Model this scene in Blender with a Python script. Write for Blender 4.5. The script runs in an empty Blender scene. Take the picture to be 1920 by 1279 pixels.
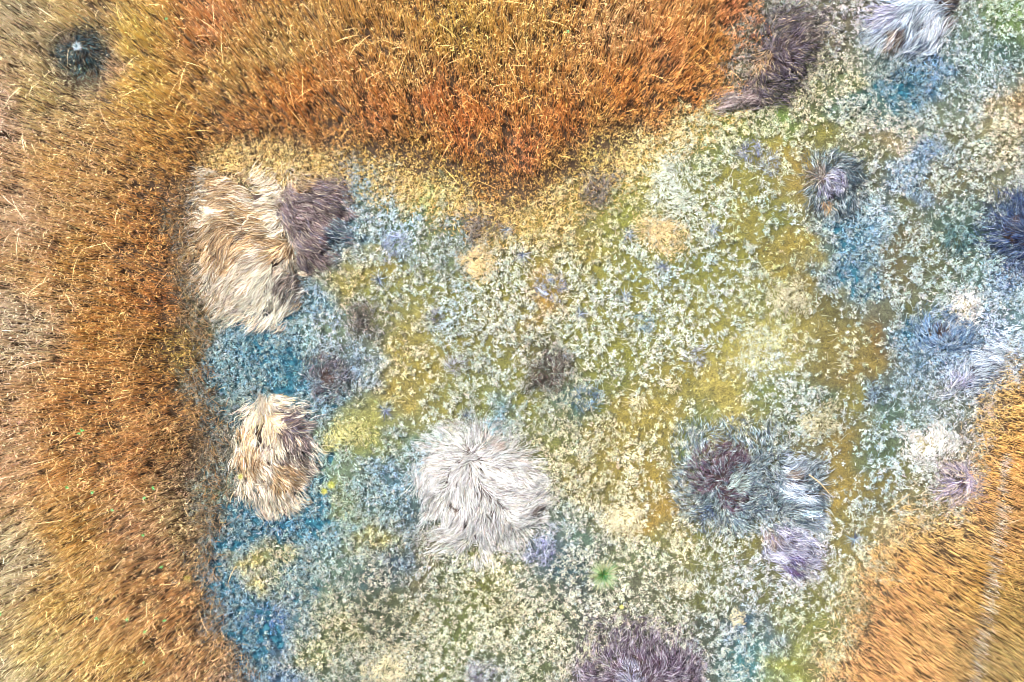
import bpy, math, random
import numpy as np
from mathutils import Vector

# ------------------------------------------------------------------ camera, sky, sun, exposure
S = bpy.context.scene
C = S.collection
CAM_H = 22.0
cam_d = bpy.data.cameras.new('camera')
cam_d.sensor_width = 36
cam_d.lens = 36 * CAM_H / 19.2
cam_d.clip_start = 0.1
cam_d.clip_end = 3000
cam = bpy.data.objects.new('camera', cam_d)
cam.location = (0, 0, CAM_H)
cam.rotation_euler = (0, 0, 0)
C.objects.link(cam)
S.camera = cam

SUN_EL, SUN_AZ = 57.0, 312.0        # degrees; azimuth clockwise from +Y: light comes from the upper left
w = bpy.data.worlds.new('World')
S.world = w
w.use_nodes = True
nt = w.node_tree
bg = nt.nodes['Background']
sky = nt.nodes.new('ShaderNodeTexSky')
sky.sky_type = 'NISHITA'
sky.sun_disc = False
sky.sun_elevation = math.radians(SUN_EL)
sky.sun_rotation = math.radians(SUN_AZ)
nt.links.new(sky.outputs[0], bg.inputs[0])
bg.inputs[1].default_value = 0.05

sun_d = bpy.data.lights.new('sun', 'SUN')
sun_d.energy = 5.0
sun_d.angle = math.radians(0.6)
sun_d.color = (1.0, 0.95, 0.87)
sun = bpy.data.objects.new('sun', sun_d)
az, el = math.radians(SUN_AZ), math.radians(SUN_EL)
sd = Vector((math.sin(az) * math.cos(el), math.cos(az) * math.cos(el), math.sin(el)))
sun.rotation_euler = sd.to_track_quat('Z', 'Y').to_euler()
C.objects.link(sun)

S.view_settings.view_transform = 'Standard'
S.view_settings.look = 'None'
S.view_settings.exposure = 1.62
S.view_settings.gamma = 1
S.view_settings.use_curve_mapping = False
S.render.engine = 'CYCLES'
S.cycles.max_bounces = 5
S.cycles.diffuse_bounces = 2
S.cycles.pixel_filter_type = 'BLACKMAN_HARRIS'
S.cycles.filter_width = 1.0
S.cycles.transparent_max_bounces = 8

ALB = 0.505                          # photo colour -> surface colour
rng = np.random.default_rng(7)

# ------------------------------------------------------------------ helpers
def lin(c):
    c = np.asarray(c, float) / 255.0
    return np.where(c <= 0.04045, c / 12.92, ((c + 0.055) / 1.055) ** 2.4)

def px2w(px, py):
    return (np.asarray(px, float) - 960) / 100.0, -(np.asarray(py, float) - 639.5) / 100.0

def w2px(x, y, z=0.0):
    k = CAM_H / (CAM_H - z)
    return x * k * 100 + 960, -y * k * 100 + 639.5

def _hash(i, j, seed):
    h = (i.astype(np.int64) * 374761393 + j.astype(np.int64) * 668265263 + seed * 982451653) & 0xffffffff
    h = ((h ^ (h >> 13)) * 1274126177) & 0xffffffff
    h = h ^ (h >> 16)
    return (h & 0xffff) / 65535.0

def vnoise(x, y, seed=0):
    xi = np.floor(x); yi = np.floor(y)
    fx = x - xi; fy = y - yi
    fx = fx * fx * (3 - 2 * fx); fy = fy * fy * (3 - 2 * fy)
    a = _hash(xi, yi, seed); b = _hash(xi + 1, yi, seed)
    c = _hash(xi, yi + 1, seed); d = _hash(xi + 1, yi + 1, seed)
    return (a * (1 - fx) + b * fx) * (1 - fy) + (c * (1 - fx) + d * fx) * fy

def fbm(x, y, f=1.0, seed=0, oct=3):
    s = 0; a = 1; t = 0
    for k in range(oct):
        s = s + a * vnoise(x * f + 17.3 * k, y * f - 9.1 * k, seed + k * 13)
        t += a; a *= 0.55; f *= 2.1
    return s / t                                    # 0..1, mean .5

def sstep(a, b, x):
    t = np.clip((x - a) / (b - a), 0, 1)
    return t * t * (3 - 2 * t)

def in_poly(px, py, poly):
    inside = np.zeros(px.shape, bool)
    n = len(poly)
    for i in range(n):
        x1, y1 = poly[i]; x2, y2 = poly[(i + 1) % n]
        if y1 == y2: continue
        c = ((y1 > py) != (y2 > py)) & (px < (x2 - x1) * (py - y1) / (y2 - y1) + x1)
        inside ^= c
    return inside

def edge_dist(px, py, line, closed=False):
    d = np.full(px.shape, 1e9)
    n = len(line)
    for i in range(n if closed else n - 1):
        x1, y1 = line[i]; x2, y2 = line[(i + 1) % n]
        dx, dy = x2 - x1, y2 - y1
        t = np.clip(((px - x1) * dx + (py - y1) * dy) / (dx * dx + dy * dy + 1e-9), 0, 1)
        d = np.minimum(d, np.hypot(px - x1 - t * dx, py - y1 - t * dy))
    return d

def idw(px, py, P, V, power=3.2, warp=45, seed=5):
    """smooth interpolation of values V at control points P, borders wobbled by noise"""
    wx = px + warp * (fbm(px, py, 1 / 70., seed) - .5) * 2 + warp * .5 * (fbm(px, py, 1 / 18., seed + 3) - .5) * 2
    wy = py + warp * (fbm(px, py, 1 / 70., seed + 50) - .5) * 2 + warp * .5 * (fbm(px, py, 1 / 18., seed + 53) - .5) * 2
    out = np.zeros((len(px), V.shape[1])); den = np.zeros(len(px))
    for (x, y), v in zip(P, V):
        wgt = 1.0 / ((wx - x) ** 2 + (wy - y) ** 2 + 120) ** (power / 2)
        out += wgt[:, None] * v[None]; den += wgt
    return out / den[:, None]

def props(o, label=None, cat=None, group=None, kind=None):
    if label: o['label'] = label
    if cat: o['category'] = cat
    if group: o['group'] = group
    if kind: o['kind'] = kind
    return o

def mesh_obj(name, V, F, col=None, mat=None, parent=None, smooth=False):
    """V (n,3), F (m,4) quads"""
    me = bpy.data.meshes.new(name)
    V = np.ascontiguousarray(V, np.float32); F = np.ascontiguousarray(F, np.int32)
    me.vertices.add(len(V)); me.vertices.foreach_set('co', V.ravel())
    me.loops.add(F.size); me.loops.foreach_set('vertex_index', F.ravel())
    me.polygons.add(len(F))
    me.polygons.foreach_set('loop_start', np.arange(0, F.size, F.shape[1], dtype=np.int32))
    if smooth:
        me.polygons.foreach_set('use_smooth', np.ones(len(F), bool))
    me.update(calc_edges=True)
    if col is not None:
        a = me.color_attributes.new('Col', 'FLOAT_COLOR', 'POINT')
        c4 = np.ones((len(V), 4), np.float32); col = col / np.maximum(1, col.max(1, keepdims=True) / .86); c4[:, :3] = np.clip(col, 0.002, 0.88)
        a.data.foreach_set('color', c4.ravel())
    if mat: me.materials.append(mat)
    o = bpy.data.objects.new(name, me)
    C.objects.link(o)
    if parent:
        o.parent = parent
        o.location = (-parent.location[0], -parent.location[1], -parent.location[2])
    return o

def ribbons(P, width, side, col, taper=None, fold=0.0):
    """P (N,K,3) centre lines -> quad strips.  returns V,F,Col"""
    N, K, _ = P.shape
    if taper is None:
        t = np.linspace(0, 1, K); taper = np.minimum(1.0, 0.55 + t * 1.5) * (1 - t ** 2.2 * 0.85)
    hw = (width[:, None] * taper[None] * .5)[..., None]
    L = P - side[:, None, :] * hw; R = P + side[:, None, :] * hw
    V = np.stack([L, R], 2).reshape(-1, 3)
    idx = np.arange(N * K * 2).reshape(N, K, 2)
    F = np.stack([idx[:, :-1, 0], idx[:, :-1, 1], idx[:, 1:, 1], idx[:, 1:, 0]], -1).reshape(-1, 4)
    c = np.repeat(col, K * 2, axis=0)
    return V, F, c

class Acc:
    def __init__(s): s.V = []; s.F = []; s.C = []; s.n = 0
    def add(s, V, F, Cc):
        s.V.append(V); s.F.append(F + s.n); s.C.append(Cc); s.n += len(V)
    def build(s, name, mat, parent=None):
        return mesh_obj(name, np.concatenate(s.V), np.concatenate(s.F), np.concatenate(s.C), mat, parent)

def jitter(col, val=.25, hue=.08, r=None):
    r = r or rng
    n = len(col)
    k = np.exp(r.normal(0, val, n))[:, None]
    h = 1 + r.normal(0, hue, (n, 3))
    return col * k * h

# ------------------------------------------------------------------ materials
def leaf_mat(name, rough=.6, spec=.25, trans=.06):
    m = bpy.data.materials.new(name); m.use_nodes = True
    t = m.node_tree; b = t.nodes['Principled BSDF']
    a = t.nodes.new('ShaderNodeVertexColor'); a.layer_name = 'Col'
    g = t.nodes.new('ShaderNodeNewGeometry')
    n = t.nodes.new('ShaderNodeTexNoise'); n.inputs['Scale'].default_value = 45; n.inputs['Detail'].default_value = 2
    t.links.new(g.outputs['Position'], n.inputs['Vector'])
    mr = t.nodes.new('ShaderNodeMapRange'); mr.inputs[1].default_value = .3; mr.inputs[2].default_value = .7
    mr.inputs[3].default_value = .72; mr.inputs[4].default_value = 1.2
    t.links.new(n.outputs[0], mr.inputs[0])
    mx = t.nodes.new('ShaderNodeVectorMath'); mx.operation = 'SCALE'
    t.links.new(a.outputs[0], mx.inputs[0]); t.links.new(mr.outputs[0], mx.inputs['Scale'])
    t.links.new(mx.outputs[0], b.inputs['Base Color'])
    b.inputs['Roughness'].default_value = rough
    b.inputs['Specular IOR Level'].default_value = spec
    tr = t.nodes.new('ShaderNodeBsdfTranslucent'); t.links.new(mx.outputs[0], tr.inputs['Color'])
    ms = t.nodes.new('ShaderNodeMixShader'); ms.inputs[0].default_value = trans
    t.links.new(b.outputs[0], ms.inputs[1]); t.links.new(tr.outputs[0], ms.inputs[2])
    t.links.new(ms.outputs[0], t.nodes['Material Output'].inputs['Surface'])
    return m

M_REED = leaf_mat('dry reed', .55, .3, .08)
M_LITTER = leaf_mat('wet dead sedge', .55, .3, .05)
M_FUR = leaf_mat('matted straw', .6, .25, .06)
M_GREEN = leaf_mat('living sedge', .5, .3, .3)

def soil_mat(name):
    m = bpy.data.materials.new(name); m.use_nodes = True
    t = m.node_tree; b = t.nodes['Principled BSDF']
    a = t.nodes.new('ShaderNodeVertexColor'); a.layer_name = 'Col'
    g = t.nodes.new('ShaderNodeNewGeometry')
    def noise(sc, det, lo, hi, a0, a1):
        n = t.nodes.new('ShaderNodeTexNoise'); n.inputs['Scale'].default_value = sc; n.inputs['Detail'].default_value = det
        t.links.new(g.outputs['Position'], n.inputs['Vector'])
        mr = t.nodes.new('ShaderNodeMapRange')
        for i, v in ((1, lo), (2, hi), (3, a0), (4, a1)): mr.inputs[i].default_value = v
        t.links.new(n.outputs[0], mr.inputs[0]); return n, mr
    n1, r1 = noise(9, 6, .3, .7, .6, 1.3)
    n2, r2 = noise(48, 5, .32, .68, .30, 1.55)
    mu = t.nodes.new('ShaderNodeMath'); mu.operation = 'MULTIPLY'
    t.links.new(r1.outputs[0], mu.inputs[0]); t.links.new(r2.outputs[0], mu.inputs[1])
    mx = t.nodes.new('ShaderNodeVectorMath'); mx.operation = 'SCALE'
    t.links.new(a.outputs[0], mx.inputs[0]); t.links.new(mu.outputs[0], mx.inputs['Scale'])
    t.links.new(mx.outputs[0], b.inputs['Base Color'])
    bp = t.nodes.new('ShaderNodeBump'); bp.inputs['Strength'].default_value = .6; bp.inputs['Distance'].default_value = .02
    t.links.new(n2.outputs[0], bp.inputs['Height']); t.links.new(bp.outputs[0], b.inputs['Normal'])
    b.inputs['Roughness'].default_value = .75
    b.inputs['Specular IOR Level'].default_value = .25
    return m
M_SOIL = soil_mat('algae covered mud')

# ------------------------------------------------------------------ the reed beds: outline in photo pixels
EDGE_A = [(470, 1900), (450, 1279), (416, 1200), (401, 1130), (378, 1080), (386, 1000), (404, 930), (414, 860), (401, 780), (378, 700), (368, 600), (366, 500), (354, 430), (354, 370), (388, 318), (456, 290), (530, 318), (620, 325), (700, 345), (800, 362), (880, 392), (950, 415), (1030, 400), (1095, 350), (1190, 290), (1290, 232), (1360, 190), (1400, 130), (1430, 60), (1450, 0), (1480, -600)]
POLY_A = EDGE_A + [(-800, -600), (-800, 1900)]
EDGE_B = [(1529, 1900), (1549, 1279), (1553, 1190), (1593, 1090), (1648, 1010), (1703, 955), (1774, 945), (1809, 870), (1824, 780), (1854, 705), (1899, 660), (2124, 560), (2674, 500)]
POLY_B = EDGE_B + [(2700, 1900)]

# control points: px, py, colour (left edge pale as painted haze), height of the stand (m)
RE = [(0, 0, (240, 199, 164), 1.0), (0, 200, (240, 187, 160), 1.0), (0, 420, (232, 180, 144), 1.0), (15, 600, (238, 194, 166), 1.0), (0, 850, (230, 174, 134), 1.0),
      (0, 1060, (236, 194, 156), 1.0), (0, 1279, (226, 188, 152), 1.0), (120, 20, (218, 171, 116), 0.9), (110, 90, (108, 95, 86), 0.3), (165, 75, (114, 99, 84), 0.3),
      (140, 110, (84, 89, 82), 0.2), (190, 110, (164, 125, 96), 0.4), (60, 170, (218, 169, 116), 1), (90, 330, (196, 142, 78), 1), (250, 60, (224, 165, 76), 1),
      (260, 160, (216, 155, 68), 1), (330, 240, (198, 137, 58), 1), (120, 480, (166, 118, 60), 1), (40, 520, (226, 168, 114), 1), (180, 620, (168, 116, 56), 1),
      (300, 420, (168, 106, 51), 1), (310, 560, (158, 102, 49), 1), (150, 760, (166, 114, 56), 1), (300, 720, (150, 100, 49), 1), (330, 650, (142, 106, 45), 1),
      (90, 880, (182, 128, 68), 1), (250, 860, (164, 110, 57), 1), (340, 850, (142, 102, 59), 1), (120, 1000, (176, 126, 62), 1), (260, 1010, (168, 120, 71), 1),
      (340, 990, (156, 120, 79), 1), (100, 1130, (184, 138, 72), 1), (230, 1150, (178, 128, 71), 1), (340, 1130, (204, 140, 79), 1), (380, 1230, (220, 156, 94), 0.9),
      (200, 1250, (182, 136, 77), 1), (60, 1230, (204, 162, 94), 1), (430, 1279, (190, 144, 110), 0.6), (370, 900, (130, 105, 86), 0.5), (365, 480, (110, 85, 62), 0.6),
      (350, 370, (132, 94, 57), 0.7), (400, 40, (196, 132, 72), 0.9), (420, 150, (204, 146, 74), 0.9), (500, 80, (206, 150, 76), 0.9), (450, 230, (208, 135, 62), 0.9),
      (430, 280, (222, 158, 84), 0.5), (560, 200, (210, 131, 56), 0.9), (600, 40, (208, 148, 82), 0.9), (640, 130, (190, 132, 66), 0.9), (700, 30, (222, 158, 86), 0.9),
      (760, 110, (196, 138, 70), 0.9), (700, 220, (202, 125, 60), 0.9), (620, 260, (224, 151, 68), 0.6), (800, 180, (196, 122, 56), 0.9), (860, 60, (204, 150, 72), 0.9),
      (940, 130, (186, 132, 62), 0.9), (1000, 40, (212, 152, 80), 0.9), (980, 170, (178, 122, 56), 0.9), (870, 240, (208, 121, 50), 0.9), (980, 290, (190, 113, 56), 0.8),
      (1060, 240, (204, 123, 50), 0.9), (1080, 120, (202, 136, 62), 0.9), (1150, 50, (212, 148, 80), 0.9), (1180, 180, (204, 123, 48), 0.9), (1250, 90, (190, 118, 56), 0.9),
      (1300, 180, (216, 135, 54), 0.9), (1340, 90, (210, 135, 58), 0.9), (1290, 20, (214, 140, 66), 0.9), (1400, 30, (190, 124, 70), 0.8), (1400, 110, (110, 72, 60), 0.5),
      (1240, 230, (214, 142, 64), 0.6), (520, 300, (232, 184, 112), 0.35), (640, 310, (226, 176, 92), 0.35), (720, 320, (222, 178, 90), 0.35), (800, 300, (226, 170, 80), 0.45),
      (840, 350, (222, 180, 92), 0.3), (930, 360, (216, 144, 70), 0.5), (960, 400, (226, 174, 92), 0.3), (1050, 350, (216, 164, 82), 0.4), (1130, 310, (220, 176, 96), 0.35),
      (1200, 265, (226, 184, 108), 0.35), (1300, 222, (216, 172, 96), 0.35), (1880, 760, (222, 168, 100), 0.9), (1860, 880, (224, 164, 88), 0.9), (1900, 980, (210, 152, 86), 0.9),
      (1800, 1010, (226, 172, 92), 0.9), (1740, 1020, (226, 172, 96), 0.6), (1740, 1090, (236, 166, 86), 0.9), (1850, 1100, (196, 144, 68), 0.9), (1680, 1150, (228, 158, 84), 0.9),
      (1780, 1200, (218, 156, 80), 0.9), (1900, 1150, (190, 144, 70), 0.9), (1640, 1240, (222, 154, 84), 0.9), (1720, 1279, (226, 156, 82), 0.9), (1850, 1240, (176, 138, 82), 0.9),
      (1900, 1260, (196, 154, 84), 0.9)]
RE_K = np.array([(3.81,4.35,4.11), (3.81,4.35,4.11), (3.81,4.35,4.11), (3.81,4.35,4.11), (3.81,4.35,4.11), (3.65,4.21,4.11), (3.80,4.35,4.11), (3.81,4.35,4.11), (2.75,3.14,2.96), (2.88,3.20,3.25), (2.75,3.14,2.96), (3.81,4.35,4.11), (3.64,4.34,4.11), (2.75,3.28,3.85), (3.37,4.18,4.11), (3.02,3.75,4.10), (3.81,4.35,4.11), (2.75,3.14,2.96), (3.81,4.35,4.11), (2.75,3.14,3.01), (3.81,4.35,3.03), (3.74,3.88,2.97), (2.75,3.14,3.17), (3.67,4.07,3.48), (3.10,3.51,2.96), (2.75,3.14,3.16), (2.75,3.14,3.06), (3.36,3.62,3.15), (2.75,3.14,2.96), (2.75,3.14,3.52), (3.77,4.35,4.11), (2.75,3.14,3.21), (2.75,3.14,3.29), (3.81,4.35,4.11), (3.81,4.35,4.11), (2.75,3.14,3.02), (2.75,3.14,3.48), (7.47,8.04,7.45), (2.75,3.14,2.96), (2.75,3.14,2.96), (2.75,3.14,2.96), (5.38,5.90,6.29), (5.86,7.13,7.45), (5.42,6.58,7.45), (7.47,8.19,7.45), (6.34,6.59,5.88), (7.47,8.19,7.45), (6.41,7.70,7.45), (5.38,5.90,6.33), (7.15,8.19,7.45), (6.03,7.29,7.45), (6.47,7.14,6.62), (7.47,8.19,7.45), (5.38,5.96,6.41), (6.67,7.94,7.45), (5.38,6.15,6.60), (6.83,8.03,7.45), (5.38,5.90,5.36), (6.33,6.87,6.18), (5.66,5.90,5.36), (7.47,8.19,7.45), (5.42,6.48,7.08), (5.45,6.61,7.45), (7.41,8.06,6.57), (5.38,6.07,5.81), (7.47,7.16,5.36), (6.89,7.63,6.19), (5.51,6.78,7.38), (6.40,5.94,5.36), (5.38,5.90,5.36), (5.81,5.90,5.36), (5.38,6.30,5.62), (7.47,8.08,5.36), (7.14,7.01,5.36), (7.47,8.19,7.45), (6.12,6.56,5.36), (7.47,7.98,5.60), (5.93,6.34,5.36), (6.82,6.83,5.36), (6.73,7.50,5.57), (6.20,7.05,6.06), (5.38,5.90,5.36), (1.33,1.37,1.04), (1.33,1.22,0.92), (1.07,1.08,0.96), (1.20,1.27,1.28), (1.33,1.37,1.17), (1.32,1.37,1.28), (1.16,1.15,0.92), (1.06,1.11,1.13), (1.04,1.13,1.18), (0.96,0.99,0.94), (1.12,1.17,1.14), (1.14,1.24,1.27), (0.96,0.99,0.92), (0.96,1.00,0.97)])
RE_P = [(a, b) for a, b, c, h in RE]
def reed_col(c):
    R_, G_, B_ = c
    return lin((R_ * .94, G_ + .0012 * (R_ - G_) ** 2, B_ + .18 * (R_ - B_)))
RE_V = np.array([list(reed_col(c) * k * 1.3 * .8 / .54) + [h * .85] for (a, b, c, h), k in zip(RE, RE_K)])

TRAIL = [(1905, 860), (1893, 960), (1880, 1040), (1868, 1120), (1852, 1200), (1842, 1300), (1830, 1500)]

# ------------------------------------------------------------------ the wet hollow in the middle: px, py, mud colour, litter colour, litter cover, depth of water
OCH = (154, 138, 40); OLV = (140, 136, 34); BRN = (128, 98, 36)
PALE = (220, 226, 208); CREAM = (232, 222, 184); BGREY = (176, 202, 216); STRAW = (226, 206, 146)
CE = [
 (378, 368, (60, 84, 100), (120, 140, 150), .6, .2), (372, 430, (100, 80, 50), (160, 130, 90), .7, 0), (420, 298, (130, 96, 44), (236, 196, 120), .8, 0), (520, 312, (130, 96, 44), (232, 196, 124), .8, 0), (600, 318, (130, 96, 44), (226, 190, 116), .8, 0), (350, 300, (100, 70, 40), (190, 150, 90), .8, 0), (340, 600, (100, 76, 44), (170, 130, 80), .7, 0), (340, 800, (100, 76, 44), (170, 130, 80), .7, 0), (340, 1000, (100, 76, 44), (170, 130, 80), .7, 0), (368, 470, (110, 90, 60), (160, 136, 100), .7, 0), (365, 540, (90, 84, 60), (140, 130, 110), .7, 0), (372, 610, (100, 96, 60), (140, 136, 110), .7, 0), (372, 690, (130, 120, 40), (170, 160, 90), .7, 0),
 (395, 830, (90, 80, 60), (140, 130, 110), .7, 0), (395, 720, (90, 96, 80), (140, 150, 140), .7, .1), (410, 930, (100, 96, 60), (150, 150, 100), .7, .1), (385, 1010, (80, 80, 70), (130, 140, 140), .7, .1), (390, 1160, (70, 80, 80), (130, 140, 146), .7, .2), (420, 1250, (100, 90, 80), (150, 140, 130), .7, .1), (640, 360, (90, 80, 90), (120, 120, 130), .7, 0), (690, 375, (110, 140, 130), (160, 184, 190), .75, 0), (800, 385, (150, 150, 40), (206, 204, 130), .7, 0),
 (660, 430, (90, 130, 160), (160, 190, 210), .8, .1), (750, 440, (110, 140, 110), (184, 206, 220), .85, 0), (860, 440, (110, 130, 100), (180, 200, 210), .8, 0),
 (640, 515, OCH, STRAW, .45, 0), (585, 560, (80, 130, 160), (150, 186, 208), .8, .15), (700, 500, OCH, PALE, .6, 0), (690, 570, (150, 150, 50), (196, 200, 180), .6, 0),
 (620, 610, (110, 130, 110), (184, 200, 214), .8, 0), (760, 560, OLV, PALE, .7, 0), (740, 650, (168, 146, 44), STRAW, .42, 0), (730, 720, (168, 144, 48), (232, 214, 150), .4, 0), (800, 690, (160, 140, 40), (220, 214, 176), .6, 0),
 (850, 560, OLV, (196, 214, 218), .8, 0), (940, 520, OLV, PALE, .8, 0), (960, 600, (140, 130, 50), (214, 218, 204), .8, 0), (880, 640, (140, 130, 40), (204, 214, 206), .7, 0), (1010, 565, (176, 132, 34), (230, 200, 150), .4, 0),
 (880, 740, (130, 130, 40), (208, 214, 196), .7, 0), (960, 700, OLV, (206, 214, 200), .75, 0), (1000, 450, (150, 130, 30), STRAW, .6, 0), (1080, 400, OCH, (222, 206, 150), .55, 0), (1100, 465, (160, 138, 34), (220, 206, 150), .45, 0),
 (1060, 520, OLV, PALE, .75, 0), (1150, 560, OLV, (214, 222, 212), .75, 0), (1080, 640, OLV, PALE, .75, 0), (1160, 660, OLV, PALE, .7, 0), (1260, 600, (146, 140, 36), PALE, .7, 0), (1240, 520, OLV, (196, 214, 216), .75, 0),
 (1300, 690, OCH, (206, 212, 190), .5, 0), (1330, 620, (150, 140, 40), PALE, .65, 0), (1200, 790, (162, 140, 42), (220, 210, 160), .35, 0), (1240, 690, (150, 136, 40), PALE, .6, 0), (1360, 740, (170, 150, 60), (224, 214, 150), .35, 0),
 (1350, 780, (176, 158, 70), (226, 218, 160), .35, 0), (1130, 730, (130, 130, 40), (206, 212, 190), .6, 0), (1080, 760, (70, 110, 110), (196, 196, 170), .7, .1), (1010, 760, OLV, (200, 206, 190), .7, 0), (940, 775, (80, 130, 150), (150, 190, 206), .8, .15),
 (1160, 840, (150, 130, 40), CREAM, .7, 0), (1060, 830, (120, 120, 50), CREAM, .75, 0), (1220, 880, (160, 134, 34), CREAM, .6, 0), (1100, 900, (140, 124, 50), CREAM, .8, 0), (1240, 960, (176, 140, 40), CREAM, .55, 0), (1300, 820, (110, 130, 70), PALE, .75, 0),
 (670, 800, (160, 154, 64), (206, 202, 130), .35, 0), (630, 830, (150, 150, 80), (196, 200, 150), .4, 0), (700, 840, (140, 146, 60), (196, 204, 176), .6, 0), (800, 780, (150, 140, 50), PALE, .6, 0), (780, 830, (90, 130, 120), (180, 200, 206), .75, 0),
 (730, 900, (70, 120, 150), (160, 196, 222), .85, .15), (700, 940, (70, 110, 120), (160, 190, 196), .8, .15), (640, 930, (120, 130, 80), (180, 196, 160), .65, .1), (680, 1000, (150, 140, 60), (206, 200, 150), .6, 0), (740, 970, (60, 90, 110), (140, 170, 190), .7, .15),
 (610, 880, (120, 150, 120), (180, 206, 190), .6, .2), (590, 760, (70, 120, 150), (140, 180, 204), .7, .35), (650, 690, (80, 110, 140), (160, 184, 206), .8, .1), (690, 670, (110, 130, 130), (180, 196, 204), .7, 0),
 (440, 640, (40, 120, 160), (150, 196, 216), .62, .6), (500, 620, (20, 100, 150), (110, 170, 206), .4, .9), (430, 700, (40, 120, 150), (150, 196, 212), .6, .7), (510, 690, (0, 100, 160), (120, 180, 206), .3, 1.1), (545, 720, (20, 90, 120), (90, 160, 180), .35, 1.0), (560, 640, (90, 130, 130), (170, 200, 206), .75, .1), (400, 770, (60, 90, 100), (130, 150, 150), .6, .2),
 (600, 860, (20, 100, 140), (110, 170, 196), .4, .8), (575, 930, (20, 110, 160), (110, 180, 214), .4, .9), (400, 900, (70, 100, 110), (150, 160, 150), .6, .3), (430, 970, (30, 80, 110), (120, 160, 176), .5, .7), (500, 990, (0, 80, 130), (60, 140, 190), .3, 1.2), (560, 1000, (40, 130, 170), (130, 190, 214), .5, .8), (620, 980, (80, 140, 150), (160, 200, 210), .7, .4),
 (430, 1030, (30, 110, 150), (120, 170, 196), .4, .9), (480, 1075, (150, 140, 60), (222, 206, 140), .7, .0), (520, 1045, (90, 120, 80), (216, 204, 150), .7, .2), (420, 1110, (30, 100, 150), (120, 180, 214), .4, 1.0), (560, 1080, (60, 120, 140), (150, 180, 186), .6, .5), (470, 1130, (10, 80, 140), (100, 150, 190), .35, 1.1), (500, 1160, (0, 60, 130), (80, 130, 200), .3, 1.2),
 (450, 1200, (30, 90, 150), (110, 160, 190), .4, .8), (490, 1240, (40, 90, 130), (120, 160, 180), .45, .6), (560, 1160, (60, 110, 140), (150, 176, 190), .6, .5), (620, 1070, (90, 120, 110), (180, 196, 190), .75, .1), (600, 1130, (90, 110, 90), (204, 200, 170), .75, .1), (590, 1230, (110, 120, 70), (214, 206, 166), .8, 0),
 (520, 1270, (40, 90, 140), (120, 160, 200), .6, .4), (640, 1180, (110, 110, 50), (216, 206, 170), .8, 0), (700, 1080, (60, 90, 100), (206, 200, 180), .75, .05), (730, 1040, (50, 80, 110), (140, 160, 180), .7, .1), (790, 1050, (130, 120, 80), (200, 196, 180), .7, 0), (820, 1080, (90, 100, 60), (200, 200, 180), .8, 0), (880, 1090, (120, 120, 40), (218, 214, 180), .75, 0), (950, 1060, (130, 130, 60), CREAM, .8, 0),
 (780, 1150, (100, 100, 50), (214, 206, 176), .85, 0), (700, 1150, (70, 80, 60), (204, 196, 170), .8, 0), (870, 1180, (110, 120, 60), (222, 220, 190), .85, 0), (960, 1150, (110, 110, 60), (224, 216, 180), .85, 0), (900, 1250, (90, 100, 90), (200, 206, 206), .8, 0), (1000, 1240, (100, 110, 70), (214, 214, 190), .85, 0), (820, 1240, (110, 120, 60), (214, 214, 190), .85, 0),
 (1020, 1030, (90, 110, 130), (170, 180, 206), .75, 0), (1080, 1000, (90, 120, 110), (196, 206, 200), .8, 0), (1060, 1060, (50, 90, 110), (206, 206, 190), .7, .1), (1080, 1120, (80, 90, 90), (206, 204, 190), .8, 0), (1190, 1050, (110, 120, 80), (214, 212, 186), .8, 0), (1210, 1120, (110, 110, 90), (216, 212, 190), .8, 0), (1110, 1190, (90, 100, 80), (208, 204, 180), .8, 0), (1040, 1180, (100, 110, 70), (216, 210, 180), .85, 0),
 (1260, 1030, (140, 130, 60), CREAM, .75, 0), (1330, 1040, (130, 130, 60), (210, 214, 196), .75, 0), (1400, 1010, (140, 130, 50), (204, 210, 196), .65, 0), (1420, 1100, (110, 110, 60), (200, 206, 206), .75, 0), (1330, 1120, (110, 110, 60), (206, 210, 196), .8, 0), (1260, 1160, (90, 100, 60), (214, 212, 190), .8, 0), (1340, 1200, (80, 90, 80), (200, 206, 200), .75, 0),
 (1400, 1180, (50, 90, 130), (170, 190, 210), .65, .15), (1410, 1250, (50, 120, 140), (180, 204, 206), .6, .2), (1480, 1250, (150, 150, 50), (196, 206, 140), .5, 0), (1490, 1160, (120, 120, 60), (196, 200, 170), .65, 0), (1550, 1180, (130, 130, 60), (210, 210, 176), .65, 0), (1540, 1100, (130, 126, 60), (204, 208, 190), .65, 0), (1600, 1080, (140, 130, 80), (220, 212, 170), .7, 0), (1560, 1250, (130, 120, 70), (206, 196, 150), .6, 0),
 (1570, 950, (168, 138, 44), (204, 210, 200), .25, 0), (1590, 900, (160, 134, 50), (206, 214, 206), .35, 0), (1640, 900, (130, 116, 50), (196, 214, 220), .6, 0), (1660, 960, (120, 110, 60), (196, 212, 212), .6, 0), (1620, 990, (140, 126, 60), (206, 212, 196), .65, 0), (1560, 1040, (140, 124, 50), (200, 208, 200), .55, 0), (1680, 1000, (150, 130, 90), (222, 206, 160), .7, 0), (1720, 940, (130, 120, 80), (204, 204, 190), .7, 0), (1700, 880, (110, 110, 60), (196, 206, 206), .65, 0),
 (1640, 840, (90, 110, 80), (180, 200, 204), .65, 0), (1560, 850, (140, 116, 40), (190, 204, 200), .45, 0), (1480, 760, (90, 100, 60), (204, 214, 206), .75, 0), (1440, 730, (120, 130, 60), (206, 216, 210), .65, 0), (1530, 740, (90, 110, 90), (200, 210, 204), .75, 0), (1590, 760, (130, 120, 40), (196, 206, 196), .5, 0), (1640, 740, (70, 90, 90), (170, 196, 210), .55, .1), (1590, 700, (130, 106, 40), (196, 196, 160), .35, 0),
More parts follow.
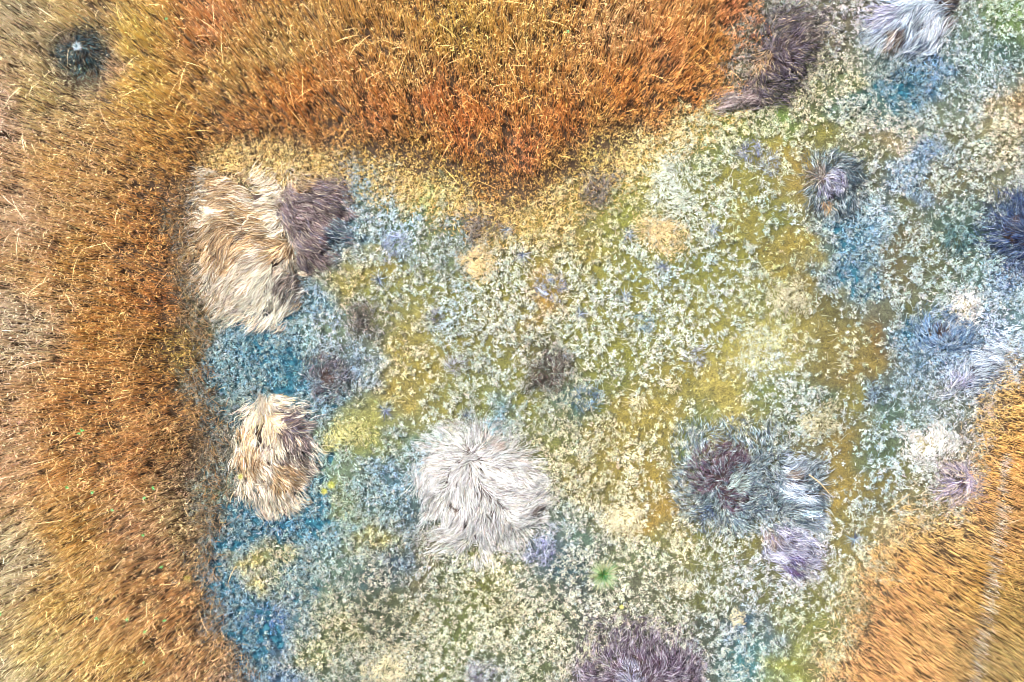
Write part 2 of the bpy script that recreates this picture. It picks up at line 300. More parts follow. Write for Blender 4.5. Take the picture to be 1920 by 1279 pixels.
 (1640, 640, BRN, (196, 196, 170), .25, 0), (1620, 680, (150, 126, 44), (190, 190, 150), .2, 0), (1560, 660, (140, 122, 50), (200, 200, 170), .35, 0), (1560, 590, (110, 100, 40), (190, 200, 190), .5, 0), (1500, 620, (150, 134, 50), (216, 210, 170), .55, 0), (1440, 610, (196, 178, 90), (226, 224, 180), .6, 0), (1410, 660, (200, 180, 80), (214, 216, 190), .5, 0), (1430, 680, (190, 180, 110), (200, 214, 220), .6, 0),
 (1440, 560, (140, 140, 60), (216, 222, 200), .7, 0), (1360, 570, OLV, (206, 218, 214), .75, 0), (1320, 520, (130, 130, 36), (200, 212, 206), .7, 0), (1390, 500, OLV, (200, 210, 200), .65, 0), (1460, 500, (150, 130, 30), (196, 196, 140), .3, 0), (1500, 460, (160, 136, 30), (200, 200, 140), .25, 0), (1510, 540, (140, 120, 40), (204, 204, 170), .35, 0), (1410, 430, OCH, (200, 206, 160), .45, 0),
 (1340, 400, OLV, PALE, .7, 0), (1300, 360, OLV, (204, 214, 200), .7, 0), (1390, 350, (150, 140, 40), (210, 216, 196), .6, 0), (1200, 340, (170, 160, 60), (224, 216, 160), .65, 0), (1160, 400, (150, 150, 30), (216, 214, 160), .55, 0), (1180, 480, OLV, PALE, .7, 0), (1300, 290, (130, 140, 70), (214, 220, 190), .75, 0), (1370, 240, (140, 146, 50), (222, 220, 170), .7, 0), (1460, 240, (110, 140, 50), (222, 222, 180), .75, 0),
 (1470, 300, (170, 146, 40), (210, 214, 180), .5, 0), (1500, 330, (160, 134, 50), (220, 210, 170), .25, 0), (1450, 400, (130, 130, 40), (196, 210, 206), .65, 0), (1560, 250, (140, 130, 40), (206, 206, 160), .5, 0), (1520, 200, (110, 120, 60), CREAM, .85, 0), (1590, 150, (110, 120, 60), CREAM, .85, 0), (1500, 150, (110, 110, 60), (216, 210, 176), .85, 0), (1560, 80, (120, 110, 90), (206, 200, 190), .85, 0), (1600, 50, (120, 110, 90), (196, 190, 196), .8, 0),
 (1600, 200, (60, 110, 110), (196, 206, 196), .7, .15), (1640, 180, (40, 130, 170), (130, 180, 210), .5, .7), (1700, 165, (20, 80, 110), (110, 160, 190), .45, .8), (1745, 130, (50, 110, 160), (140, 180, 220), .6, .5), (1640, 220, (70, 110, 110), (210, 210, 196), .7, .1), (1700, 230, (90, 100, 80), (216, 206, 180), .75, 0), (1640, 130, (90, 110, 110), (196, 206, 196), .75, 0),
 (1820, 120, (90, 120, 110), (190, 206, 210), .8, 0), (1880, 90, (50, 90, 90), (170, 196, 200), .65, .1), (1900, 30, (120, 150, 80), (200, 216, 196), .8, 0), (1830, 30, (110, 130, 110), (196, 210, 206), .8, 0), (1860, 160, (110, 130, 130), (190, 204, 210), .8, 0), (1780, 200, (110, 120, 100), (200, 210, 206), .8, 0),
 (1900, 200, (160, 130, 90), (224, 196, 150), .8, 0), (1870, 260, (150, 140, 100), (216, 204, 176), .8, 0), (1800, 260, (110, 110, 70), (200, 206, 190), .75, 0), (1740, 290, (70, 110, 160), (150, 186, 226), .75, .3), (1700, 310, (90, 130, 170), (170, 196, 226), .75, .25), (1650, 260, (150, 130, 90), (216, 206, 190), .7, 0), (1630, 300, (110, 110, 60), (206, 204, 180), .65, 0),
 (1640, 350, (90, 90, 60), (190, 200, 196), .65, 0), (1720, 360, (80, 110, 150), (166, 190, 214), .65, .35), (1780, 340, (120, 110, 60), (196, 204, 190), .65, 0), (1850, 340, (120, 120, 90), (204, 204, 186), .75, 0), (1770, 420, (60, 90, 80), (180, 200, 196), .6, .1), (1700, 400, (110, 110, 60), (196, 206, 200), .65, 0), (1640, 400, (80, 120, 150), (180, 206, 220), .7, .2),
 (1600, 440, (40, 130, 190), (150, 196, 230), .5, .9), (1590, 500, (30, 120, 190), (150, 190, 226), .4, 1.1), (1630, 480, (60, 140, 200), (160, 196, 226), .45, 1.0), (1600, 540, (90, 140, 170), (180, 200, 210), .5, .7), (1560, 480, (80, 110, 110), (180, 200, 206), .55, .4), (1700, 470, (110, 96, 50), (190, 204, 200), .6, 0), (1680, 520, (110, 96, 50), (190, 204, 204), .55, 0), (1740, 500, (110, 110, 60), (186, 200, 196), .65, 0),
 (1700, 590, (100, 100, 50), (196, 206, 196), .55, 0), (1760, 560, (100, 120, 90), (196, 210, 206), .75, 0), (1840, 500, (90, 120, 110), (180, 204, 204), .8, 0), (1800, 460, (30, 80, 80), (140, 180, 180), .6, .2), (1890, 520, (60, 90, 140), (150, 180, 220), .8, .2), (1890, 380, (50, 90, 130), (130, 160, 190), .7, .2), (1900, 580, (100, 140, 160), (196, 214, 222), .85, 0),
 (1720, 630, (60, 110, 150), (150, 190, 220), .7, .3), (1770, 620, (40, 100, 160), (130, 170, 220), .7, .4), (1730, 690, (60, 100, 130), (160, 190, 220), .75, .2), (1800, 700, (80, 110, 150), (180, 200, 226), .8, 0), (1860, 640, (90, 120, 160), (190, 206, 230), .8, 0), (1690, 720, (90, 110, 120), (176, 200, 214), .75, 0), (1770, 760, (110, 120, 110), (196, 204, 206), .8, 0), (1680, 790, (80, 110, 100), (190, 210, 214), .75, 0),
 (1480, 90, (60, 54, 64), (126, 116, 130), .8, 0), (1450, 140, (60, 50, 60), (120, 106, 116), .8, 0), (1400, 190, (90, 74, 60), (170, 150, 140), .8, 0), (1340, 880, (60, 60, 80), (126, 136, 156), .85, 0), (1400, 900, (60, 80, 90), (150, 170, 184), .85, 0), (1380, 950, (60, 80, 90), (140, 160, 176), .85, 0), (1500, 920, (80, 100, 120), (190, 206, 226), .85, 0), (1190, 1250, (70, 54, 74), (130, 116, 140), .85, 0), (1120, 1270, (80, 64, 84), (140, 126, 146), .85, 0), (1270, 1250, (70, 54, 74), (130, 116, 140), .85, 0), (1562, 345, (60, 76, 86), (140, 156, 166), .8, 0), (1910, 430, (30, 50, 100), (90, 116, 160), .85, 0), (1485, 1035, (90, 80, 120), (170, 170, 206), .85, 0), (612, 705, (60, 60, 76), (120, 120, 136), .85, 0), (676, 592, (80, 76, 80), (140, 134, 136), .8, 0), (1030, 694, (70, 64, 56), (130, 120, 116), .8, 0), (1117, 362, (70, 66, 66), (130, 124, 124), .8, 0), (900, 430, (80, 80, 80), (140, 140, 144), .8, 0),
 (760, 350, (130, 106, 40), (236, 204, 130), .85, 0), (870, 398, (130, 106, 40), (236, 204, 130), .85, 0), (960, 425, (130, 106, 40), (236, 204, 130), .8, 0), (1060, 398, (130, 106, 40), (236, 204, 130), .85, 0), (1160, 322, (130, 110, 46), (236, 206, 136), .85, 0), (1260, 256, (130, 110, 50), (236, 210, 146), .85, 0),
 (1830, 760, (110, 100, 100), (180, 170, 170), .7, 0), (1790, 850, (130, 120, 100), (206, 200, 190), .8, 0), (-200, 500, (70, 50, 24), (150, 120, 70), .5, 0), (700, -100, (70, 50, 24), (170, 130, 70), .5, 0), (1300, 1500, (110, 110, 60), (206, 204, 180), .8, 0), (2100, 300, (110, 120, 100), (196, 200, 196), .75, 0), (1800, -200, (110, 120, 110), (196, 204, 206), .75, 0),
]
CE_P = [(a[0], a[1]) for a in CE]
CE_V = np.array([list(lin(a[2])) + list(lin(a[3])) + [a[4], a[5]] for a in CE])

def reed_depth(px, py):
    """pixels inside a reed bed (>0) or outside (<0), with a wobbling border"""
    wob = 44 * (fbm(px, py, 1 / 60., 91) - .5) * 2 + 26 * (fbm(px, py, 1 / 10., 95) - .5) * 2
    da = edge_dist(px, py, EDGE_A); ia = in_poly(px, py, POLY_A)
    db = edge_dist(px, py, EDGE_B); ib = in_poly(px, py, POLY_B)
    d = np.where(ia, da, np.where(ib, db, -np.minimum(da, db)))
    return d + wob, ib & ~ia

def pool_amount(px, py, water):
    return water * 1.0 + (fbm(px, py, 1 / 22., 31) - .5) * 1.3 * np.clip(water * 2.5, 0, 1)

# coarse lookup tables so that hundreds of thousands of blades can read the fields quickly
GX = np.arange(-420, 2341, 6.0); GY = np.arange(-420, 1701, 6.0)
gx, gy = np.meshgrid(GX, GY)
T_CE = idw(gx.ravel(), gy.ravel(), CE_P, CE_V, power=3.2, warp=48).reshape(len(GY), len(GX), -1)
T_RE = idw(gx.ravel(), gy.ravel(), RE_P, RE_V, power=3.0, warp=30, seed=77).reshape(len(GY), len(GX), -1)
_rd, _ = reed_depth(gx.ravel(), gy.ravel())
T_RD = _rd.reshape(len(GY), len(GX), 1)
def look(T, px, py):
    fx = np.clip((px - GX[0]) / 6.0, 0, len(GX) - 1.001); fy = np.clip((py - GY[0]) / 6.0, 0, len(GY) - 1.001)
    ix = fx.astype(int); iy = fy.astype(int); fx = (fx - ix)[:, None]; fy = (fy - iy)[:, None]
    return (T[iy, ix] * (1 - fx) + T[iy, ix + 1] * fx) * (1 - fy) + (T[iy + 1, ix] * (1 - fx) + T[iy + 1, ix + 1] * fx) * fy

# ------------------------------------------------------------------ ground and water
def ground_z(x, y):
    px, py = w2px(x, y)
    wv = look(T_CE, px, py)[:, 7]
    rd = look(T_RD, px, py)[:, 0]
    wv = wv * sstep(60, -10, rd)
    z = 0.045 + (fbm(x, y, 1.3, 3) - .5) * .06 + (fbm(x, y, 7, 8) - .5) * .04 - np.clip(pool_amount(px, py, wv), 0, 1.2) * .10
    dr = np.hypot(px - 150, py - 92)
    z -= .07 * sstep(60, 20, dr + 25 * (fbm(px, py, 1 / 15., 4) - .5))
    return z + np.clip(rd, 0, 100) / 100 * .05

def axis(lo, hi, step):
    a = np.arange(lo, hi + 1e-6, step)
    out = [1.5, 4, 10, 30, 90, 300, 900]
    return np.concatenate([lo - np.array(out[::-1]), a, hi + np.array(out)])
ax = axis(-13, 13, .045); ay = axis(-10, 10, .045)
X, Y = np.meshgrid(ax, ay)
xf, yf = X.ravel(), Y.ravel()
Z = ground_z(xf, yf)
far = np.maximum(np.abs(xf) - 13, np.abs(yf) - 10)
Z = np.where(far > 3, .06, Z)
px, py = w2px(xf, yf)
cv = look(T_CE, px, py)
rd = look(T_RD, px, py)[:, 0]
soil = cv[:, :3] * np.array([.31, .325, .27]) + cv[:, :3].mean(1, keepdims=True) * .06
thatch = lin((72, 54, 36)) * .6
k = sstep(-10, 50, rd + 14 * (fbm(px, py, 1 / 9., 61) - .5))[:, None]
gcol = soil * (1 - k) + thatch * k
gcol = np.where((far > 3)[:, None], lin((150, 120, 70)) * .8, gcol)
nx, ny = len(ax), len(ay)
idx = np.arange(nx * ny).reshape(ny, nx)
F = np.stack([idx[:-1, :-1], idx[:-1, 1:], idx[1:, 1:], idx[1:, :-1]], -1).reshape(-1, 4)
g = mesh_obj('ground', np.stack([xf, yf, Z], 1), F, gcol, M_SOIL, smooth=True)
props(g, 'ochre and olive algae covered marsh mud under the dead grass', 'ground', kind='structure')

M_WATER = bpy.data.materials.new('marsh water painted sky blue'); M_WATER.use_nodes = True
t = M_WATER.node_tree; b = t.nodes['Principled BSDF']
geo = t.nodes.new('ShaderNodeNewGeometry')
n = t.nodes.new('ShaderNodeTexNoise'); n.inputs['Scale'].default_value = 12; n.inputs['Detail'].default_value = 8
t.links.new(geo.outputs['Position'], n.inputs['Vector'])
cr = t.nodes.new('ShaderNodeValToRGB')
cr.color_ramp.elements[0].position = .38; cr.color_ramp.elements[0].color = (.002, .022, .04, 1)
cr.color_ramp.elements[1].position = .62; cr.color_ramp.elements[1].color = (.035, .13, .18, 1)  # blue of the reflected sky is painted into this base colour
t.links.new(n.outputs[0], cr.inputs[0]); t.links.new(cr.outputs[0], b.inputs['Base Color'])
b.inputs['Roughness'].default_value = .12; b.inputs['IOR'].default_value = 1.33
tb = t.nodes.new('ShaderNodeBsdfTransparent'); ms = t.nodes.new('ShaderNodeMixShader'); ms.inputs[0].default_value = .72
n2 = t.nodes.new('ShaderNodeTexNoise'); n2.inputs['Scale'].default_value = 14; n2.inputs['Detail'].default_value = 3
t.links.new(geo.outputs['Position'], n2.inputs['Vector'])
bp = t.nodes.new('ShaderNodeBump'); bp.inputs['Strength'].default_value = .25; bp.inputs['Distance'].default_value = .01
t.links.new(n2.outputs[0], bp.inputs['Height']); t.links.new(bp.outputs[0], b.inputs['Normal'])
t.links.new(tb.outputs[0], ms.inputs[1]); t.links.new(b.outputs[0], ms.inputs[2])
t.links.new(ms.outputs[0], t.nodes['Material Output'].inputs['Surface'])
wx_, wy_ = 12.5, 9.5
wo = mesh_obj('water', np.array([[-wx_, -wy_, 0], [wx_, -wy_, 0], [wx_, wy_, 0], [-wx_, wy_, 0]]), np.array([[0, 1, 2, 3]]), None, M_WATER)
props(wo, 'shallow water, its sky reflection painted in blue, standing in the hollows of the marsh', 'water', kind='structure')

# ------------------------------------------------------------------ mounds: where litter must stay away
MOUNDS = []                                          # polygons in px, filled below

def rand_pts(n, mx=3.2, my=3.0):
    return rng.uniform(-9.6 - mx, 9.6 + mx, n), rng.uniform(-6.4 - my, 6.4 + my, n)

def unit(a):
    return np.stack([np.cos(a), np.sin(a), np.zeros_like(a)], -1)

# ------------------------------------------------------------------ matted mounds
def outline_R(poly, cx, cy, seed):
    """radius of the outline as function of angle (metres)"""
    th = np.linspace(-np.pi, np.pi, 181)
    R = np.zeros_like(th)
    for i, a in enumerate(th):
        dx, dy = math.cos(a), -math.sin(a)           # photo y points down
        best = 1.0
        for j in range(len(poly)):
            x1, y1 = poly[j]; x2, y2 = poly[(j + 1) % len(poly)]
            ex, ey = x2 - x1, y2 - y1
            den = dx * ey - dy * ex
            if abs(den) < 1e-9: continue
            tt = ((x1 - cx) * ey - (y1 - cy) * ex) / den
            u = ((x1 - cx) * dy - (y1 - cy) * dx) / den
            if tt > 0 and -1e-6 <= u <= 1 + 1e-6: best = max(best, tt)
        R[i] = best / 100
    k = np.array([1, 2, 3, 2, 1.]); k /= k.sum()
    R = np.convolve(np.concatenate([R[-3:-1], R, R[1:3]]), k, 'valid')
    nz = fbm(3 * np.cos(th) + seed, 3 * np.sin(th), 1.5, seed)
    return th, R * (1 + .10 * (nz - .5) * 2)

def mound(name, poly, h, label, cat, field, colour, n_m2=2300, length=(.16, .34), width=.011, lift=.03, clump=.55, wild=.35,
          group=None, holes=(), mat=None, base_col=(70, 55, 50), lock_m2=26, valj=.2, edge_soft=.32, profile=.7, free=.8, flip=0.0, body=.82):
    poly = [tuple(map(float, p)) for p in poly]
    h *= .7; width *= .8; n_m2 *= 1.3 if free > .7 else (.8 if name != 'moss_cushion' else 1)
    cx = sum(p[0] for p in poly) / len(poly); cy = sum(p[1] for p in poly) / len(poly)
    wx, wy = px2w(cx, cy); wx, wy = float(wx), float(wy)
    sc = (CAM_H - h * .6) / CAM_H                   # the raised top is seen larger, so stand it a little nearer the middle
    wx *= sc; wy *= sc
    seed = int(cx * 3 + cy)
    th, R = outline_R(poly, cx, cy, seed % 97)
    R = R * sc * (.94 if free > .7 else 1)
    MOUNDS.append((wx, wy, th, R * free))
    root = bpy.data.objects.new(name, None); root.location = (wx, wy, 0.0); C.objects.link(root)
    props(root, label, cat, group)
    Rf = lambda a: np.interp(a, th, R)
    def hz(x, y):
        a = np.arctan2(y - wy, x - wx); r = np.hypot(x - wx, y - wy) / Rf(a)
        z = h * np.clip(1 - r ** 2.4, 0, 1) ** profile
        return z * (.78 + .44 * fbm(x, y, 2.6, seed % 53)) + .035, r
    # body of the mound
    rings = np.linspace(0.02, 1.0, 26); an = th[:-1]
    A, Q = np.meshgrid(an, rings)
    bx = wx + np.cos(A) * Q * Rf(A) * body; by = wy + np.sin(A) * Q * Rf(A) * body
    bz, _ = hz(bx.ravel(), by.ravel())
    bz = bz * .8 - .05; bz[Q.ravel() > .99] = -.12
    m, n = A.shape
    ii = np.arange(m * n).reshape(m, n); nxt = np.roll(ii, -1, 1)
    F = np.stack([ii[:-1], nxt[:-1], nxt[1:], ii[1:]], -1).reshape(-1, 4)
    capc = ii[0]
    body_c = np.tile(lin(base_col) * .8, (m * n, 1))
    mesh_obj('soil_mound', np.stack([bx.ravel(), by.ravel(), bz], 1), F, body_c, M_SOIL, root, smooth=True)
    # grass
    Rm = R.max(); N = int(n_m2 * 4 * Rm * Rm)
    x = rng.uniform(wx - Rm, wx + Rm, N); y = rng.uniform(wy - Rm, wy + Rm, N)
    _, r = hz(x, y)
    keep = rng.random(N) < sstep(1.0 + edge_soft, 1.0 - edge_soft, r + .3 * (fbm(x, y, 4, 19) - .5))
    x, y = x[keep], y[keep]
    ppx, ppy = w2px(x, y, h * .7)
    for line, wd in holes:
        dd = edge_dist(ppx, ppy, line) if len(line) > 1 else np.hypot(ppx - line[0][0], ppy - line[0][1])
        k_ = dd > wd * rng.uniform(.6, 1.3, len(dd))
        x, y, ppx, ppy = x[k_], y[k_], ppx[k_], ppy[k_]
    N = len(x)
    # locks
    nl = max(4, int(lock_m2 * np.pi * Rm * Rm))
    la = rng.uniform(-np.pi, np.pi, nl); lr = np.sqrt(rng.random(nl)) * Rm
    lx = wx + np.cos(la) * lr; ly = wy + np.sin(la) * lr
    def direct(x, y):
        vx, vy = field((x - wx) / Rm, (y - wy) / Rm)
        a = np.arctan2(vy, vx) + wild * 2 * (fbm(x, y, 1.6, seed % 31 + 5) - .5) * 2.2 + wild * (fbm(x, y, 5, seed % 31 + 9) - .5) * 1.5
        return a
    lang = direct(lx, ly) + rng.normal(0, .22, nl)
    lang = lang + np.pi * (rng.random(nl) < flip)
    lenl = rng.uniform(length[0], length[1], nl)
    # elongated nearest-lock search (anisotropic along the lock's direction)
    near = np.zeros(N, int)
    for s in range(0, N, 4000):
        dx = x[s:s + 4000, None] - lx[None]; dy = y[s:s + 4000, None] - ly[None]
        u = dx * np.cos(lang) + dy * np.sin(lang); v = -dx * np.sin(lang) + dy * np.cos(lang)
        near[s:s + 4000] = np.argmin(u * u * .25 + v * v * 1.8, 1)
    ln = lenl[near] * rng.uniform(.7, 1.25, N)
    a = direct(x, y) + rng.normal(0, .24, N)
    stray = rng.random(N) < .10
    a[stray] += rng.normal(0, 1.3, stray.sum())
    ln = np.where(stray, ln * .6, ln)
    a = np.where((np.cos(a - lang[near]) < 0) & ~stray, a + np.pi, a)
    tx = x + np.cos(a) * ln; ty = y + np.sin(a) * ln
    ltx = lx[near] + np.cos(lang[near]) * lenl[near] * 1.3; lty = ly[near] + np.sin(lang[near]) * lenl[near] * 1.3
    cl = clump * rng.uniform(.5, 1.1, N) * ~stray
    dxl = np.clip(ltx - tx, -.12, .12); dyl = np.clip(lty - ty, -.12, .12)
    tx = tx + dxl * cl; ty = ty + dyl * cl
    K = 5
    tt = np.linspace(0, 1, K)[None]
    bend = rng.normal(0, .07, N)[:, None]
    ox, oy = -(ty - y)[:, None], (tx - x)[:, None]
    PX = x[:, None] + (tx - x)[:, None] * tt + ox * bend * np.sin(tt * np.pi) * 2
    PY = y[:, None] + (ty - y)[:, None] * tt + oy * bend * np.sin(tt * np.pi) * 2
    ZZ, _ = hz(PX.ravel(), PY.ravel()); ZZ = ZZ.reshape(N, K)
    layer = rng.random(N)[:, None] * .045
    lockh = (rng.random(nl)[near][:, None]) * .05
    ZZ = ZZ + layer + lockh + lift * np.sin(tt * np.pi * .8) * rng.uniform(.3, 1.8, N)[:, None]
    P = np.stack([PX, PY, ZZ], -1)
    if holes:                                         # no blade may lie across a crack
        good = np.ones(N, bool)
        for q in (1, 2, 3, 4):
            hx, hy = w2px(PX[:, q], PY[:, q], h * .7)
            for line, wd in holes:
                dd = edge_dist(hx, hy, line) if len(line) > 1 else np.hypot(hx - line[0][0], hy - line[0][1])
                good &= (dd > wd * .75) | (rng.random(N) < .06)
        P, x, y, tx, ty, near = P[good], x[good], y[good], tx[good], ty[good], near[good]; N = len(x)
    dirv = np.arctan2(ty - y, tx - x) + np.pi / 2
    roll = rng.normal(0, .5, N)
    side = np.stack([np.cos(dirv) * np.cos(roll), np.sin(dirv) * np.cos(roll), np.sin(roll)], -1)
    mpx, mpy = w2px((x + tx) / 2, (y + ty) / 2, h * .8)
    col = colour(mpx, mpy, rng.random(N))
    lv = np.exp(rng.normal(0, valj, nl))[near][:, None]
    col = jitter(col * lv, .18, .04)
    V, F, c = ribbons(P, width * rng.uniform(.6, 1.4, N), side, col * ALB)
    mesh_obj('matted_grass', V, F, c, mat or M_FUR, root)
    return root

def mixpal(*pal):
    """palette of (rgb, weight) picked per blade"""
    cs = np.array([lin(p[0]) for p in pal]); ws = np.cumsum([p[1] for p in pal]); ws = ws / ws[-1]
    return lambda u: cs[np.minimum(np.searchsorted(ws, u), len(cs) - 1)]

def soft(pal, k=.35):
    return pal

def spots(base, *sp):
    """base palette, with px spots (x,y,r,palette) that take over locally"""
    def f(px, py, u):
        c = base(u)
        for (sx, sy, r, pal) in sp:
            d = np.hypot(px - sx, py - sy) / r + (fbm(px, py, 1 / 16., int(sx)) - .5) * 1.2
            k = (d < 1)
            kk = k & (rng.random(len(px)) < .85)
            c[kk] = pal(rng.random(kk.sum()))
        return c
    return f

white = mixpal(((240, 239, 236), 6), ((212, 214, 218), 3), ((212, 196, 180), 1.2), ((140, 134, 136), 1.2))
creamy = mixpal(((252, 240, 214), 5), ((232, 220, 206), 3), ((206, 172, 128), 1.5), ((150, 120, 100), .8))
tanny = mixpal(((206, 170, 124), 4), ((170, 132, 92), 4), ((240, 214, 176), 3), ((90, 66, 54), 2))
purple = mixpal(((116, 96, 98), 5), ((158, 142, 142), 4), ((76, 60, 70), 3), ((206, 190, 174), 2), ((120, 120, 150), 1))
wine = mixpal(((96, 62, 78), 4), ((66, 54, 84), 3), ((130, 110, 124), 3), ((180, 196, 204), 2))
teal = mixpal(((130, 156, 166), 4), ((200, 214, 216), 4), ((60, 84, 104), 4), ((96, 100, 126), 2))
icy = mixpal(((216, 228, 240), 5), ((180, 196, 216), 3), ((104, 124, 150), 2), ((64, 72, 104), 1))
dkblue = mixpal(((52, 68, 104), 5), ((86, 110, 146), 3), ((150, 174, 192), 3), ((36, 42, 60), 2))
inky = mixpal(((50, 62, 76), 5), ((110, 130, 144), 3), ((190, 202, 206), 3), ((50, 90, 104), 1.5))
lilac = mixpal(((190, 190, 216), 4), ((140, 142, 178), 3), ((230, 230, 240), 3), ((92, 86, 116), 2))
umber = mixpal(((104, 90, 84), 5), ((146, 130, 120), 3), ((190, 180, 170), 3), ((60, 54, 60), 2))

MAT_G = 'matted grass mounds in the wet hollow'
mound('grass_mound', [(400, 318), (470, 330), (540, 335), (548, 400), (545, 450), (572, 500), (560, 550), (520, 592), (488, 604), (425, 592), (398, 560), (375, 530), (366, 480), (372, 400), (385, 345)],
      .34, 'large shaggy cream grass mound with a long dark crack at its top end', 'grass mound',
      lambda u, v: (-1.0 + 1.3 * sstep(.25, .6, u) * (v > -.2), -.35 - .45 * sstep(.2, -.8, v)),
      spots(creamy, (440, 430, 60, tanny), (400, 470, 50, tanny), (520, 470, 30, tanny), (420, 345, 40, tanny), (500, 560, 46, mixpal(((255, 250, 230), 6), ((236, 220, 190), 2))), (545, 540, 30, umber)),
      holes=[([(412, 318), (440, 335), (468, 350), (486, 374)], 5), ([(395, 290), (402, 312)], 4)], group=MAT_G, length=(.14, .30), valj=.3, wild=.6, flip=.12, lock_m2=40)
mound('grass_mound', [(548, 335), (600, 328), (645, 345), (650, 400), (640, 450), (600, 490), (570, 525), (555, 500), (545, 450), (520, 420), (500, 395), (520, 370)],
      .28, 'dark purple brown sedge mound against the right flank of the large shaggy cream mound', 'grass mound',
      lambda u, v: (1.0, -.8), spots(purple, (570, 345, 24, tanny), (640, 440, 26, teal)), group=MAT_G, length=(.12, .26), valj=.25, lift=.06, wild=.5)
mound('grass_mound', [(484, 748), (506, 734), (536, 748), (568, 788), (586, 840), (580, 890), (556, 932), (522, 962), (500, 966), (470, 938), (448, 900), (440, 850), (456, 790)],
      .34, 'tan and cream wavy grass mound between two blue pools beside the left reeds', 'grass mound',
      lambda u, v: (.1 + .9 * np.sign(u) * np.abs(u) ** .5 * .8, -1.0 + .7 * sstep(-.2, .5, v)),
      spots(creamy, (560, 800, 40, purple), (570, 870, 40, umber), (500, 800, 30, mixpal(((255, 226, 176), 5), ((240, 220, 200), 3))), (540, 900, 30, tanny), (470, 870, 30, tanny), (455, 815, 20, tanny)),
      holes=[([(484, 800), (490, 825), (500, 835)], 3)], group=MAT_G, length=(.13, .28), valj=.28, wild=.8, flip=.15, lock_m2=44)
mound('grass_mound', [(830, 812), (880, 800), (940, 812), (985, 850), (1020, 885), (1035, 930), (1020, 970), (985, 1000), (940, 1030), (900, 1042), (850, 1045), (815, 1010), (800, 975), (812, 940), (782, 915), (785, 880), (805, 840)],
      .36, 'big silvery white matted grass mound beside the pale blue patch, bottom centre', 'grass mound',
      lambda u, v: (u * 1.2 - .22 + .35 * np.sin(v * 4), v * .5 - .2 + .2 * np.sin(u * 3)),
      spots(white, (1010, 960, 12, umber), (935, 830, 16, mixpal(((226, 210, 200), 4), ((180, 160, 150), 3)))),
      holes=[([(892, 924), (925, 921)], 1.6), ([(932, 952), (918, 970)], 1.6), ([(891, 1006)], 4), ([(800, 982), (826, 981)], 3), ([(865, 1050), (892, 1028)], 7), ([(935, 985), (926, 991)], 1.5)],
      group=MAT_G, length=(.13, .27), valj=.14, wild=.95, flip=.08, lock_m2=60, width=.009)
mound('grass_mound', [(1640, 15), (1700, -30), (1800, -40), (1800, 10), (1775, 45), (1765, 75), (1738, 100), (1700, 95), (1650, 80), (1622, 60)],
      .3, 'icy lilac white combed grass mound cut by the top edge of the photo', 'grass mound',
      lambda u, v: (-.9 + 0 * u, -.45 + .3 * v), spots(icy, (1650, 30, 30, lilac), (1790, 20, 30, umber), (1680, 80, 22, umber), (1750, 60, 30, mixpal(((240, 246, 255), 5), ((200, 214, 240), 2)))),
      group=MAT_G, length=(.14, .30), valj=.3, wild=.6, flip=.12, lock_m2=40)
mound('sedge_tussock', [(1290, 815), (1370, 795), (1440, 810), (1470, 850), (1478, 930), (1440, 980), (1380, 992), (1310, 975), (1272, 930), (1275, 870)],
      .26, 'wide teal grey tussock with wine red patches left of the combed icy grass', 'tussock',
      lambda u, v: (u + .2, v + .1), spots(teal, (1340, 868, 40, wine), (1370, 935, 26, wine), (1320, 890, 30, wine), (1325, 965, 22, dkblue), (1380, 850, 22, wine), (1385, 905, 20, mixpal(((220, 236, 232), 5), ((176, 206, 206), 3)))),
      group='dark sedge tussocks', edge_soft=.7, free=.3, body=.5, flip=.4, clump=.2, lock_m2=120, length=(.06, .14), lift=.06, wild=1.4, n_m2=3200, valj=.3, width=.01)
mound('grass_mound', [(1470, 850), (1510, 862), (1535, 880), (1545, 930), (1546, 975), (1530, 992), (1490, 985), (1470, 960), (1455, 900)],
      .24, 'icy blue white combed grass on the right of the wine red and teal tussock', 'grass mound',
      lambda u, v: (.8 + 0 * u, -.45 + .8 * (v > .3)), spots(icy, (1530, 900, 26, inky), (1535, 950, 24, teal), (1490, 895, 14, umber), (1480, 960, 30, teal), (1500, 985, 24, teal)), group=MAT_G, length=(.12, .24), valj=.35, wild=.9, free=.6)
mound('sedge_tussock', [(1095, 1230), (1130, 1195), (1190, 1178), (1260, 1200), (1300, 1235), (1312, 1290), (1290, 1340), (1200, 1360), (1120, 1340), (1085, 1290)],
      .3, 'dark plum purple tussock cut by the bottom edge of the photo', 'tussock',
      lambda u, v: (u + .1, v + .2), spots(mixpal(((104, 80, 100), 5), ((68, 54, 78), 3), ((150, 140, 160), 3), ((206, 200, 210), 2.4)), (1180, 1260, 26, lilac)),
      group='dark sedge tussocks', edge_soft=.7, free=.3, body=.5, flip=.4, clump=.2, lock_m2=120, length=(.08, .18), lift=.06, wild=1.1, n_m2=3000, valj=.25, width=.01)
mound('sedge_tussock', [(1520, 310), (1560, 285), (1600, 295), (1618, 340), (1605, 385), (1570, 410), (1530, 395), (1512, 350)],
      .26, 'inky blue round tussock with a streak of white grass at its heart', 'tussock',
      lambda u, v: (u + .5, v - .1), spots(inky, (1556, 345, 26, lilac), (1525, 330, 24, umber), (1550, 395, 16, tanny)),
      group='dark sedge tussocks', edge_soft=.7, free=.3, body=.5, flip=.4, clump=.2, lock_m2=120, length=(.08, .2), lift=.06, wild=.9, n_m2=2800, valj=.35)
